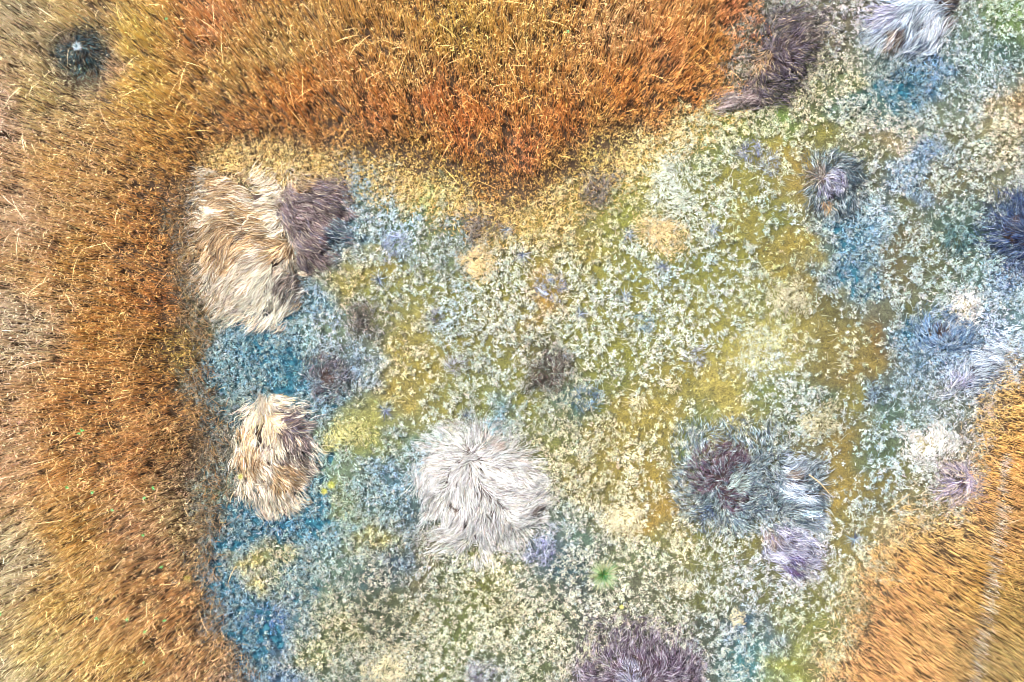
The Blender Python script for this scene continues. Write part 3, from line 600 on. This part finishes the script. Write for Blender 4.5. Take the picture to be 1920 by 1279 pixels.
mound('sedge_tussock', [(1850, 410), (1890, 375), (1960, 360), (2000, 430), (1960, 500), (1890, 490), (1855, 455)],
      .3, 'deep ink blue tussock cut by the right edge of the photo', 'tussock',
      lambda u, v: (u - .3, v), spots(mixpal(((26, 42, 84), 6), ((50, 74, 120), 3), ((90, 112, 150), 2.4), ((150, 164, 186), 1.5))),
      group='dark sedge tussocks', edge_soft=.7, free=.3, body=.5, flip=.4, clump=.2, lock_m2=120, length=(.08, .22), lift=.07, wild=.8, n_m2=2600, valj=.25)
mound('sedge_tussock', [(1440, 1000), (1480, 995), (1515, 1010), (1530, 1050), (1500, 1085), (1470, 1075), (1448, 1040)],
      .22, 'violet and ice white swirled tussock just below the teal and wine red one', 'tussock',
      lambda u, v: (.6 + 0 * u, -1 + .3 * v), spots(lilac, (1490, 1065, 22, mixpal(((90, 60, 100), 4), ((60, 60, 120), 3), ((180, 180, 220), 2))), (1450, 1010, 20, purple)),
      group='dark sedge tussocks', edge_soft=.7, free=.3, body=.5, flip=.4, clump=.2, lock_m2=120, length=(.14, .26), wild=.8, valj=.35)
mound('sedge_tussock', [(1760, 880), (1800, 865), (1830, 890), (1845, 930), (1800, 950), (1770, 925)],
      .24, 'mauve grey ragged tussock squeezed against the right reed bed', 'tussock',
      lambda u, v: (u - .2, v - .3), spots(mixpal(((190, 180, 196), 4), ((130, 120, 150), 4), ((226, 206, 190), 3), ((80, 70, 100), 2))),
      group='dark sedge tussocks', edge_soft=.7, free=.3, body=.5, flip=.4, clump=.2, lock_m2=120, length=(.12, .24), wild=1, valj=.3)
mound('sedge_tussock', [(1795, 690), (1840, 650), (1890, 625), (1895, 670), (1860, 715), (1810, 735), (1770, 720)],
      .2, 'long icy blue swept tussock along the top of the right reed bed', 'tussock',
      lambda u, v: (1.0 + 0 * u, .7), icy and spots(icy, (1800, 720, 24, lilac)), group='dark sedge tussocks', edge_soft=.7, free=.3, body=.5, flip=.4, clump=.2, lock_m2=120, length=(.12, .24), wild=.8, valj=.3)
mound('sedge_tussock', [(1740, 590), (1790, 575), (1830, 610), (1820, 650), (1770, 665), (1720, 640), (1715, 610)],
      .18, 'royal blue low tussock below the white cushion near the right edge', 'tussock',
      lambda u, v: (u, v + .4), spots(mixpal(((80, 116, 156), 4), ((120, 152, 190), 3), ((180, 200, 216), 4), ((50, 66, 104), 2))),
      group='dark sedge tussocks', edge_soft=.7, free=.3, body=.5, flip=.4, clump=.2, lock_m2=120, length=(.08, .18), wild=1, valj=.3)
mound('sedge_tussock', [(1425, 90), (1450, 40), (1500, 20), (1545, 45), (1530, 110), (1490, 165), (1440, 195), (1400, 165)],
      .34, 'blackish violet thicket at the end of the top reed bed', 'tussock',
      lambda u, v: (u, v), spots(mixpal(((92, 78, 92), 5), ((60, 52, 66), 4), ((136, 126, 138), 4), ((180, 164, 136), 2)), (1415, 120, 30, tanny), (1530, 60, 26, umber)),
      group='dark sedge tussocks', edge_soft=.7, free=.3, body=.5, flip=.4, clump=.2, lock_m2=120, length=(.08, .2), lift=.09, wild=1.2, n_m2=2600, valj=.3)
mound('sedge_tussock', [(1350, 180), (1390, 165), (1425, 180), (1430, 195), (1390, 205), (1345, 212)],
      .24, 'pale mauve spray of bent grass under the blackish violet thicket', 'tussock',
      lambda u, v: (-1.0 + 0 * u, -.5), spots(mixpal(((206, 190, 186), 4), ((170, 150, 150), 3), ((110, 90, 90), 2))), group='dark sedge tussocks', edge_soft=.7, free=.3, body=.5, flip=.4, clump=.2, lock_m2=120, length=(.14, .3), wild=.5)

mound('sedge_tussock', [(105, 80), (130, 50), (170, 48), (200, 75), (195, 115), (160, 135), (120, 125), (98, 105)],
      .3, 'dark teal ring of sedge round the pale icy tuft in the upper left reeds', 'tussock',
      lambda u, v: (u, v), spots(mixpal(((70, 84, 84), 5), ((40, 60, 72), 4), ((70, 120, 134), 2), ((130, 116, 90), 2)), (120, 60, 26, mixpal(((120, 104, 84), 4), ((80, 70, 66), 4)))),
      group='dark sedge tussocks', length=(.06, .16), lift=.06, wild=1.2, n_m2=2600, valj=.3, edge_soft=.6, body=.8, lock_m2=100)

TUS = 'small brown and grey tussocks scattered over the hollow'
for (x_, y_, rx_, ry_, h_, pal, lab) in [
    (612, 708, 34, 44, .22, mixpal(((90, 76, 84), 5), ((140, 130, 140), 3), ((50, 50, 70), 2), ((196, 196, 200), 1.5)), 'dark brown grey tussock right of the upper blue pool'),
    (676, 592, 28, 26, .2, spots(umber), 'grey brown tussock with a pinkish crown below the ochre corner, left of centre'),
    (1030, 694, 34, 34, .2, mixpal(((100, 70, 66), 4), ((66, 60, 60), 4), ((176, 186, 176), 3)), 'solitary dark maroon tussock near the middle of the photo'),
    (1117, 362, 28, 32, .2, umber, 'dusky mauve tussock at the right foot of the rusty reed tongue'),
    (900, 428, 36, 24, .18, umber, 'dusky grey flat tussock just left of the straw fringe tip'),
    (856, 685, 20, 18, .14, mixpal(((170, 170, 186), 5), ((120, 116, 130), 3), ((214, 216, 222), 3)), 'small round silver grey tussock left of the solitary maroon one'),
    (1405, 283, 24, 18, .14, mixpal(((130, 140, 180), 5), ((180, 190, 216), 3), ((90, 90, 120), 2)), 'small lavender blue tussock between the thicket and the white patch, upper right'),
    (1442, 310, 18, 16, .12, mixpal(((150, 166, 196), 5), ((190, 200, 220), 3)), 'tiny lavender tussock just right of the lavender blue one'),
    (1032, 540, 26, 20, .14, mixpal(((140, 156, 196), 5), ((190, 200, 220), 4), ((90, 96, 130), 2)), 'bluish violet tussock right of the peach cushion, centre'),
    (1210, 606, 20, 20, .14, mixpal(((90, 130, 150), 4), ((180, 204, 214), 4), ((50, 70, 90), 2)), 'small steel blue tussock right of the centre line'),
    (1302, 664, 18, 18, .12, mixpal(((160, 170, 200), 4), ((206, 210, 226), 4), ((110, 110, 130), 2)), 'pale violet tussock on the ochre mud right of centre'),
    (1100, 742, 26, 22, .12, mixpal(((90, 126, 156), 4), ((150, 176, 196), 4), ((60, 76, 100), 2)), 'bright blue tinged tussock below right of the maroon one'),
    (740, 458, 30, 22, .12, mixpal(((160, 170, 214), 4), ((200, 214, 230), 4), ((110, 120, 160), 2)), 'periwinkle tinted low tussock right of the dark purple mound'),
    (1012, 1032, 24, 24, .14, mixpal(((160, 160, 206), 4), ((200, 206, 226), 4), ((90, 90, 140), 2)), 'lilac grey tussock at the lower right foot of the silvery white mound'),
    (905, 1262, 26, 18, .14, mixpal(((140, 130, 160), 4), ((196, 196, 210), 4), ((90, 80, 110), 2)), 'mauve tussock at the bottom edge left of the plum purple one'),
    (1790, 452, 28, 26, .14, mixpal(((40, 90, 100), 4), ((120, 160, 166), 4), ((30, 50, 60), 2)), 'dark teal tussock left of the ink blue tussock at the right edge'),
    (1640, 738, 24, 18, .12, mixpal(((60, 80, 110), 4), ((170, 196, 210), 4), ((40, 50, 80), 2)), 'slate blue tussock on brown mud left of the blue swept grass'),
    (815, 592, 16, 16, .14, mixpal(((120, 116, 140), 4), ((170, 176, 200), 3), ((70, 70, 90), 2)), 'little violet grey star shaped tussock on olive mud left of centre')]:
    ang = np.linspace(0, 2 * np.pi, 12, endpoint=False)
    r_ = rng.uniform(.85, 1.15, 12)
    poly = [(x_ + rx_ * math.cos(a) * q, y_ + ry_ * math.sin(a) * q) for a, q in zip(ang, r_)]
    rx_ *= 1.1; ry_ *= 1.1; h_ *= .55
    colr = pal if pal.__name__ == 'f' else spots(pal)
    mound('sedge_tussock', poly, h_, lab, 'tussock', lambda u, v: (u, v), colr, group=TUS, length=(.05, .12), lift=.05, wild=2.2, n_m2=1900, valj=.3, edge_soft=.6, width=.010, free=.25, body=.45, clump=.2, lock_m2=120)

# ------------------------------------------------------------------ pale cushions of fine dead moss
CUS = 'pale cushions of fine moss in the hollow'
def cushion(x_, y_, rx_, ry_, h_, pal, lab):
    ang = np.linspace(0, 2 * np.pi, 14, endpoint=False)
    r_ = rng.uniform(.55, 1.45, 14)
    poly = [(x_ + rx_ * math.cos(a) * q, y_ + ry_ * math.sin(a) * q) for a, q in zip(ang, r_)]
    mound('moss_cushion', poly, h_, lab, 'moss cushion', lambda u, v: (u, v), spots(pal), group=CUS, length=(.025, .07), lift=.012,
          wild=1.8, n_m2=4600, valj=.14, edge_soft=.75, width=.012, clump=.1, base_col=(150, 140, 100), lock_m2=60, free=.45, body=.6)
cre = mixpal(((250, 238, 200), 5), ((232, 220, 176), 3), ((206, 190, 140), 1))
pea = mixpal(((250, 222, 170), 5), ((236, 206, 150), 3), ((210, 180, 120), 1))
chalk = mixpal(((240, 246, 232), 5), ((220, 230, 214), 3), ((196, 206, 176), 1))
dull = mixpal(((214, 208, 176), 5), ((196, 190, 156), 3), ((170, 160, 120), 1))
snow = mixpal(((252, 250, 246), 5), ((232, 232, 232), 3), ((230, 210, 190), 1))
for a in [(893, 492, 32, 32, .12, pea, 'peach coloured cushion tipped toward the straw fringe, just left of centre'),
          (1238, 440, 52, 26, .12, pea, 'large peach cream cushion directly below the chalk white patch'),
          (1250, 345, 34, 42, .10, chalk, 'chalk white cushion above the large peach cream one'),
          (1480, 556, 32, 30, .10, dull, 'greyish beige cushion left of the bright blue pool'),
          (1538, 790, 36, 32, .10, dull, 'dull pinkish beige cushion above right of the wine red tussock'),
          (1735, 832, 48, 34, .16, snow, 'largest snow white cushion, near the right reed bed'),
          (1805, 580, 30, 40, .18, snow, 'fluffy white cushion beside the royal blue tussock'),
          (1165, 975, 34, 22, .09, cre, 'wide cream cushion above the green plant'),
          (730, 1252, 40, 30, .10, cre, 'cream cushion at the bottom edge, left of centre'),
          (1287, 1098, 15, 12, .08, cre, 'small cream cushion right of the green plant'),
          (1195, 755, 15, 13, .08, cre, 'small round cream cushion on bright ochre mud'),
          (1258, 722, 12, 12, .08, cre, 'small cream cushion upper right of the round one on ochre mud'),
          (1380, 1156, 15, 13, .08, cre, 'small cream cushion near the bottom, left of the blue seep'),
          (1405, 465, 9, 9, .08, chalk, 'tiny bright white button on ochre mud, upper right of centre'),
          (792, 660, 11, 9, .07, cre, 'tiny cream button on yellow ochre mud left of centre'),
          (1430, 655, 34, 30, .06, mixpal(((214, 222, 214), 4), ((226, 220, 160), 4), ((196, 200, 150), 2)), 'faint pale yellow and grey cushion on bright ochre mud right of centre'),
          (660, 812, 44, 26, .05, mixpal(((206, 198, 128), 4), ((190, 186, 120), 4), ((222, 218, 170), 2)), 'flat yellow cushion right of the wavy tan mound')]:
    cushion(*a)

# ------------------------------------------------------------------ small plants
def plant(name, px_, py_, label, cat, n, length, pal, width=.008, up=.5, group=None, z0=.06, mat=None, parts=None):
    x0, y0 = px2w(px_, py_)
    x0, y0 = float(x0), float(y0)
    root = bpy.data.objects.new(name, None); root.location = (x0, y0, z0); C.objects.link(root)
    props(root, label, cat, group)
    for pname, cnt, ln, pl, u in (parts or [('leaves', n, length, pal, up)]):
        a = rng.uniform(0, 2 * np.pi, cnt); L = rng.uniform(ln[0], ln[1], cnt)
        el0 = np.clip(rng.normal(u, .25, cnt), .05, 1.4)
        K = 5; tt = np.linspace(0, 1, K)[None]
        hor = L[:, None] * (np.cos(el0)[:, None] * tt + .25 * tt ** 2)
        ver = L[:, None] * (np.sin(el0)[:, None] * tt - .38 * np.sin(el0)[:, None] * tt ** 2)
        cu = a[:, None] + rng.normal(0, .2, cnt)[:, None] * tt
        P = np.stack([x0 + np.cos(cu) * hor, y0 + np.sin(cu) * hor, z0 + ver], -1)
        side = unit(a + np.pi / 2)
        col = jitter(pl(rng.random(cnt)), .2, .06) * ALB
        V, F, c = ribbons(P, width * rng.uniform(.7, 1.3, cnt), side, col)
        mesh_obj(pname, V, F, c, mat or M_GREEN, root)
    return root
gouter = mixpal(((216, 222, 180), 4), ((160, 200, 140), 3), ((220, 206, 150), 1))
ginner = mixpal(((60, 130, 70), 4), ((110, 170, 90), 3), ((150, 150, 50), 1.5))
plant('green_sedge_plant', 1131, 1076, 'only fresh green spiky plant, a round rosette on beige litter at lower right of centre', 'plant', 0, None, None, parts=[
    ('outer_leaves', 560, (.12, .30), gouter, .45), ('inner_leaves', 380, (.09, .2), ginner, .95)], width=.008, z0=.07)
plant('pale_tuft', 158, 96, 'pale icy blue tuft standing in the dark hole in the upper left reeds', 'plant', 240, (.04, .10),
      mixpal(((236, 248, 252), 6), ((140, 190, 214), 2), ((60, 110, 130), 1)), z0=.34, up=.7)
yell = mixpal(((226, 226, 110), 5), ((240, 236, 150), 3), ((150, 170, 50), 1))
for (x_, y_, r_, lab) in [(610, 920, .07, 'lower of two lemon yellow moss spots by the blue water edge'), (623, 908, .09, 'upper of two lemon yellow moss spots by the blue water edge'),
                          (355, 1083, .09, 'acid green moss clump at the edge of the left reeds'), (459, 890, .06, 'lemon spot on the left side of the wavy tan mound'),
                          (1165, 1136, .05, 'yellow green sprout below the green rosette')]:
    plant('moss_clump', x_, y_, lab, 'moss', 140, (r_ * .4, r_), yell, z0=.10 if x_ != 459 else .33, up=.6, group='yellow green moss spots')
spk = mixpal(((80, 90, 120), 4), ((150, 170, 190), 3), ((206, 216, 220), 2), ((40, 60, 80), 2))
for (x_, y_, lab) in [(1177, 439, 'left of the large peach cream cushion'), (1240, 501, 'below the large peach cream cushion'), (980, 478, 'right of the tilted peach cushion'), (1170, 556, 'on olive mud in the middle of the right half'),
                      (878, 779, 'at the top of the silvery white mound'), (722, 769, 'right of the flat yellow cushion'), (712, 524, 'on ochre mud right of the dark purple mound'), (950, 432, 'at the tip of the straw fringe'), (1335, 430, 'right of the large peach cream cushion'),
                      (1086, 590, 'on olive mud at the centre of the photo'), (1600, 1010, 'left of the orange reed corner')]:
    plant('spiky_rosette', x_, y_, 'small slate blue spiky rosette ' + lab, 'plant', 46, (.09, .2), spk, z0=.09, up=.45, group='small slate blue spiky rosettes', mat=M_LITTER, width=.009)
grn = mixpal(((90, 190, 90), 4), ((150, 220, 150), 3))
for i, (x_, y_) in enumerate([(341, 62), (190, 800), (184, 805), (270, 1138), (216, 1137), (337, 1140), (302, 1160), (332, 1045), (208, 911), (163, 902), (299, 987), (301, 920), (244, 942), (317, 903), (43, 1129), (300, 1215), (1060, 85)]):
    plant('green_sprout', x_, y_, 'tiny fresh green sprout standing among the brown reeds', 'plant', 14, (.015, .045), grn, z0=.98, up=.6, group='tiny green sprouts among the reeds', width=.014)

# fallen stalk over the icy combed grass
def stalk(p0, p1, z, wd, label):
    x0, y0 = px2w(*p0); x1, y1 = px2w(*p1)
    N = 2; K = 9; tt = np.linspace(0, 1, K)
    P = np.zeros((2, K, 3))
    for q in range(2):
        P[q, :, 0] = x0 + (x1 - x0) * tt; P[q, :, 1] = y0 + (y1 - y0) * tt + .03 * np.sin(tt * 3); P[q, :, 2] = z + .05 * np.sin(tt * np.pi)
    d = math.atan2(y1 - y0, x1 - x0) + math.pi / 2
    side = np.array([[math.cos(d), math.sin(d), 0], [0, 0, 1.0]])
    V, F, c = ribbons(P, np.array([wd, wd]), side, np.tile(lin((236, 206, 150)) * ALB, (2, 1)), taper=np.full(K, 1.0))
    o = mesh_obj('fallen_stalk', V, F, c, M_REED); props(o, label, 'stalk', 'long pale fallen stalks')
stalk((1508, 886), (1546, 922), .34, .016, 'long pale stalk across the right rim of the icy combed grass')
stalk((1660, 955), (1700, 925), .16, .014, 'long pale stalk on brown mud left of the mauve ragged tussock')
stalk((445, 1060), (430, 1092), .10, .014, 'long pale stalk lying in the lower blue pool')

# ------------------------------------------------------------------ dead grass litter over the mud
def free_of_mounds(x, y):
    ok = np.ones(len(x), bool)
    for (mx, my, th, R) in MOUNDS:
        dx, dy = x - mx, y - my
        close = np.abs(dx) + np.abs(dy) < 4
        a = np.arctan2(dy, dx)
        ok &= ~(close & (np.hypot(dx, dy) < np.interp(a, th, R)))
    return ok

def litter(dens, size, nb, seed, spread, wdt, thr):
    area = (19.2 + 5) * (12.8 + 4.4)
    n = int(area * dens)
    x, y = rand_pts(n, 2.5, 2.2)
    px, py = w2px(x, y)
    cv = look(T_CE, px, py); rd = look(T_RD, px, py)[:, 0]
    cover = cv[:, 6]
    wn = fbm(x, y, 2.2, seed + 2, 2) * .24 + vnoise(x * 8, y * 8, seed) * .30 + vnoise(x * 18, y * 18, seed + 5) * .46       # clumpy mask
    cover = np.clip(cover * .68 + .235 + .22 * np.clip(cv[:, 7] * 2, 0, 1), 0, 1)
    over = wn - (1 - cover * thr - .06)
    keep = (over > 0) & (rd < 25 + 30 * (rng.random(n) - .5)) & free_of_mounds(x, y)
    keep &= rng.random(n) < (.45 + cover * .6)
    x, y, px, py, cv = x[keep], y[keep], px[keep], py[keep], cv[keep]
    n = len(x)
    base_a = 2 * np.pi * fbm(x, y, .8, seed + 7) * 1.6 + rng.normal(0, .9, n)
    z0 = np.maximum(ground_z(x, y), -.01) + .008 + .085 * (.45 + .55 * rng.random(n)) * sstep(0, .16, over[keep])
    ti = np.repeat(np.arange(n), nb); N = n * nb
    a = base_a[ti] + rng.normal(0, spread, N)
    L = (rng.uniform(size[0], size[1], n) * (.55 + 1.3 * fbm(x, y, 1.7, seed + 31)))[ti] * rng.uniform(.6, 1.2, N)
    K = 3; tt = np.linspace(0, 1, K)[None]
    el0 = np.abs(rng.normal(.65, .45, N))
    rr = size[1] * .33
    bx = x[ti] + rng.normal(0, rr, N); by = y[ti] + rng.normal(0, rr, N)
    cu = a[:, None] + rng.normal(0, .7, N)[:, None] * tt
    hor = L[:, None] * np.cos(el0)[:, None] * tt
    ver = L[:, None] * np.sin(el0)[:, None] * (tt * 1.7 - tt ** 2 * 1.1)
    P = np.stack([bx[:, None] + np.cos(cu) * hor, by[:, None] + np.sin(cu) * hor, z0[ti][:, None] + ver + .004], -1)
    roll = rng.normal(0, .6, N)
    side = np.stack([-np.sin(a) * np.cos(roll), np.cos(a) * np.cos(roll), np.sin(roll)], -1)
    tcol = cv[:, 3:6] * 1.28 + .02
    # neighbouring tufts differ: bluish, cream, dark ones painted as shade in the gaps
    u = rng.random(n)
    wet = (cv[:, 7] > .08) & (rng.random(n) < .35)
    tcol = tcol * (1 - .35 * np.clip(cv[:, 7:8], 0, 1))
    tcol = np.where(wet[:, None], tcol * .4 + lin((200, 210, 204)) * .6, tcol)
    tcol = np.where((u < .14)[:, None], tcol * .55 + lin((240, 226, 190)) * .45, tcol)
    tcol = np.where(((u > .14) & (u < .26))[:, None], tcol * np.array([.75, .9, 1.05]), tcol)
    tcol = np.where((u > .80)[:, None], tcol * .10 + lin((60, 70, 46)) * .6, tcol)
    tcol = jitter(tcol, .22, .05)
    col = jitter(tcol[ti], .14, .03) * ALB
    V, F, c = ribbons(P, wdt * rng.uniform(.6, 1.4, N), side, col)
    return V, F, c
acc = Acc()
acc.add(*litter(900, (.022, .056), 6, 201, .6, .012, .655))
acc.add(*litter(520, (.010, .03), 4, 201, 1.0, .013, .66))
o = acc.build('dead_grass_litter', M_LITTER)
props(o, 'pale tufts of wet dead grass, dark ones painted as gap shade, strewn over the ochre mud', 'grass', kind='stuff')

# fine crumbs of algae and broken leaves on the bare mud between the tufts; near-black ones paint crevice shade
n = 300000
x, y = rand_pts(n, 2.5, 2.2); px, py = w2px(x, y)
cv = look(T_CE, px, py); rd = look(T_RD, px, py)[:, 0]
kp = (rd < 20) & free_of_mounds(x, y) & (rng.random(n) < .2 + 1.1 * (fbm(x, y, 9, 71) - .3))
x, y, cv = x[kp], y[kp], cv[kp]; n = len(x)
a = rng.uniform(0, 2 * np.pi, n); L = rng.uniform(.012, .045, n); tt = np.linspace(0, 1, 3)[None]
cu = a[:, None] + rng.normal(0, .6, n)[:, None] * tt
z = np.maximum(ground_z(x, y), -.004)[:, None] + .006 + .012 * rng.random(n)[:, None] * np.sin(tt * np.pi)
P = np.stack([x[:, None] + np.cos(cu) * L[:, None] * tt, y[:, None] + np.sin(cu) * L[:, None] * tt, z], -1)
u = rng.random(n)[:, None]
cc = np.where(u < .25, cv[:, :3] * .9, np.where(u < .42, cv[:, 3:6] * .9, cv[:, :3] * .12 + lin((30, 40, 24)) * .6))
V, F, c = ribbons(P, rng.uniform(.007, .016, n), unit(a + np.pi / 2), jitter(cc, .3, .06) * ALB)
o = mesh_obj('moss_and_shade_crumbs', V, F, c, M_LITTER)
props(o, 'ochre and olive crumbs of moss and algae, with dark crumbs as painted shade, on the bare mud', 'moss', kind='stuff')

# loose, longer drowned blades floating over everything wet
n = 11000
x, y = rand_pts(n, 2.5, 2.2); px, py = w2px(x, y)
cv = look(T_CE, px, py); rd = look(T_RD, px, py)[:, 0]
kp = (rd < 40) & free_of_mounds(x, y) & (rng.random(n) < .25 + .6 * fbm(x, y, 2, 77))
x, y, cv = x[kp], y[kp], cv[kp]; n = len(x)
a = rng.uniform(0, 2 * np.pi, n); L = rng.uniform(.08, .24, n); tt = np.linspace(0, 1, 5)[None]
cu = a[:, None] + rng.normal(0, .4, n)[:, None] * tt
z = np.maximum(ground_z(x, y), 0)[:, None] + .02 + .06 * rng.random(n)[:, None] * np.sin(tt * np.pi)
P = np.stack([x[:, None] + np.cos(cu) * L[:, None] * tt, y[:, None] + np.sin(cu) * L[:, None] * tt, z], -1)
V, F, c = ribbons(P, rng.uniform(.005, .010, n), unit(a + np.pi / 2), jitter(cv[:, 3:6], .25, .05) * ALB)
o = mesh_obj('drowned_grass', V, F, c, M_LITTER)
props(o, 'single long limp blades lying over the wet litter', 'grass', kind='stuff')

# ------------------------------------------------------------------ reeds
def reeds(which, name, label):
    acc = Acc()
    area = (19.2 + 6.4) * (12.8 + 6.0)
    def sample(dens):
        n = int(area * dens)
        x, y = rand_pts(n)
        px, py = w2px(x, y)
        d, isb = reed_depth(px, py)
        # the right bed and the left bed
        k = (d > 0) & (isb == (which == 'b'))
        x, y, px, py, d = x[k], y[k], px[k], py[k], d[k]
        qx, qy = w2px(x, y, .7)
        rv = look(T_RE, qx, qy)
        h = rv[:, 3] * (.25 + .75 * sstep(-10, 130, d)) * (.75 + .5 * fbm(x, y, 1.2, 41))
        hole = np.hypot((qx - 150) / 1.1, qy - 88) + 22 * (fbm(qx, qy, 1 / 14., 12) - .5)
        ok = (rng.random(len(x)) < sstep(10, 46, hole) * .95 + .02)
        if which == 'b':
            dt = edge_dist(qx, qy, TRAIL); ok &= ~((dt < 5) & (rng.random(len(x)) < .15))
        ok &= rng.random(len(x)) < .35 + .65 * sstep(0, 30, d)
        cm = vnoise(x * 20, y * 20, 56) * .62 + vnoise(x * 7, y * 7, 57) * .38
        ok &= rng.random(len(x)) < sstep(.22, .58, cm) + .05
        h = h * (.72 + .5 * cm)
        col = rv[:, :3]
        # brownish violet fringe along the inner edge of the left bed
        fr = sstep(60, 0, d) * sstep(480, 380, px) * .6
        col = col * (1 - fr[:, None]) + lin((128, 104, 84)) * fr[:, None]
        if which == 'b':
            dt = edge_dist(qx, qy, TRAIL); kk = sstep(9, 3, dt)[:, None]
            col = col * (1 - kk) + lin((214, 204, 190)) * 1.6 * kk
        return x[ok], y[ok], h[ok], col[ok], d[ok]
    # upright stems
    x, y, h, col, d = sample(1150)
    N = len(x); K = 4; tt = np.linspace(0, 1, K)[None]
    a = 2 * np.pi * fbm(x, y, .9, 66) * 2 + rng.normal(0, .9, N)
    hh = h * rng.uniform(.55, 1.12, N)
    lean = np.abs(rng.normal(0, .09, N))
    hor = (hh * lean)[:, None] * (tt ** 1.5)
    P = np.stack([x[:, None] + np.cos(a)[:, None] * hor, y[:, None] + np.sin(a)[:, None] * hor, .03 + hh[:, None] * tt], -1)
    V, F, c = ribbons(P, rng.uniform(.0055, .0105, N), unit(rng.uniform(0, 2 * np.pi, N)), jitter(col, .34, .06) * ALB)
    acc.add(V, F, c)
    # leaves that leave the stems steeply and nod at the tip
    x, y, h, col, d = sample(1850)
    N = len(x); K = 4; tt = np.linspace(0, 1, K)[None]
    a = rng.uniform(0, 2 * np.pi, N)
    z0 = h * rng.uniform(.2, .92, N); L = rng.uniform(.04, .16, N) * (.4 + .6 * np.clip(h, 0, 1))
    el0 = np.clip(rng.normal(1.2, .28, N), .2, 1.55)
    hor = L[:, None] * (np.cos(el0)[:, None] * tt + .12 * tt ** 2)
    ver = L[:, None] * (np.sin(el0)[:, None] * tt - (rng.random(N) ** 2 * .4)[:, None] * tt ** 2)
    cu = a[:, None] + rng.normal(0, .12, N)[:, None] * tt
    P = np.stack([x[:, None] + np.cos(cu) * hor, y[:, None] + np.sin(cu) * hor, .03 + z0[:, None] + ver], -1)
    roll = rng.normal(0, .8, N)
    side = np.stack([-np.sin(a) * np.cos(roll), np.cos(a) * np.cos(roll), np.sin(roll)], -1)
    V, F, c = ribbons(P, rng.uniform(.0055, .0105, N), side, jitter(col, .38, .07) * ALB)
    acc.add(V, F, c)
    # a few long broken stalks thrown across the canopy
    x, y, h, col, d = sample(3)
    k = d > 20; x, y, h, col = x[k], y[k], h[k], col[k]
    N = len(x); a = rng.uniform(0, 2 * np.pi, N); K = 6; tt = np.linspace(0, 1, K)[None]
    L = rng.uniform(.2, .6, N)
    cu = a[:, None] + rng.normal(0, .03, N)[:, None] * tt
    P = np.stack([x[:, None] + np.cos(cu) * L[:, None] * tt, y[:, None] + np.sin(cu) * L[:, None] * tt,
                  (h * rng.uniform(.75, 1.0, N))[:, None] + .1 * np.sin(tt * np.pi)], -1)
    V, F, c = ribbons(P, rng.uniform(.006, .010, N), unit(a + np.pi / 2), jitter(col * .6 + lin((246, 206, 140)) * .5, .15, .04) * ALB)
    acc.add(V, F, c)
    o = acc.build(name, M_REED)
    props(o, label, 'reeds', kind='stuff')
reeds('a', 'reed_bed', 'dense orange brown dry reeds filling the left side and top')
reeds('b', 'reed_bed', 'dense golden orange dry reeds in the lower right corner')

# sparse dark sedge along the shore of the left bed and thin straw on the right shore
def fringe(line, wd, n, pal, hgt, name, label):
    acc = Acc(); x, y = rand_pts(n); px, py = w2px(x, y)
    d = edge_dist(px, py, line) + 30 * (fbm(px, py, 1 / 30., 5) - .5)
    k = (rng.random(n) < sstep(wd, 0, d)) & free_of_mounds(x, y)
    x, y = x[k], y[k]; N = len(x); tt = np.linspace(0, 1, 5)[None]
    a = rng.uniform(0, 2 * np.pi, N); L = rng.uniform(.5, 1.1, N) * hgt
    P = np.stack([x[:, None] + np.cos(a)[:, None] * L[:, None] * .6 * tt ** 1.6, y[:, None] + np.sin(a)[:, None] * L[:, None] * .6 * tt ** 1.6, .03 + L[:, None] * (tt - .45 * tt ** 2)], -1)
    V, F, c = ribbons(P, rng.uniform(.007, .013, N), unit(a + np.pi / 2), jitter(pal(rng.random(N)), .2, .05) * ALB)
    acc.add(V, F, c); o = acc.build(name, M_REED); props(o, label, 'grass', kind='stuff')
fringe([(450, 1260), (400, 1200), (385, 1130), (375, 1070), (385, 1000), (400, 930), (405, 860), (395, 790), (375, 700), (365, 600), (360, 500), (355, 420), (370, 360)], 46, 260000,
       mixpal(((150, 116, 76), 4), ((96, 76, 56), 4), ((190, 150, 100), 3), ((130, 134, 130), 1.5)), .4, 'shore_sedge', 'dark thin sedge fringing the inner edge of the left reeds')
fringe([(1560, 1279), (1580, 1180), (1620, 1090), (1670, 1020), (1730, 960), (1800, 930), (1835, 870), (1850, 780), (1890, 690)], 60, 200000,
       mixpal(((226, 200, 150), 5), ((196, 170, 130), 3), ((130, 110, 90), 2)), .32, 'straw_fringe', 'thin pale straw along the inner edge of the right reeds')
fringe([(420, 296), (530, 322), (620, 330), (700, 350), (800, 370), (880, 400), (950, 430), (1030, 410), (1095, 365), (1190, 305), (1290, 245), (1360, 205)], 62, 420000,
       mixpal(((252, 220, 150), 5), ((244, 200, 114), 4), ((206, 160, 84), 2)), .17, 'straw_fringe', 'short yellow straw grass along the lower edge of the top reeds')
print('verts', sum(len(o.data.vertices) for o in C.objects if o.type == 'MESH'))
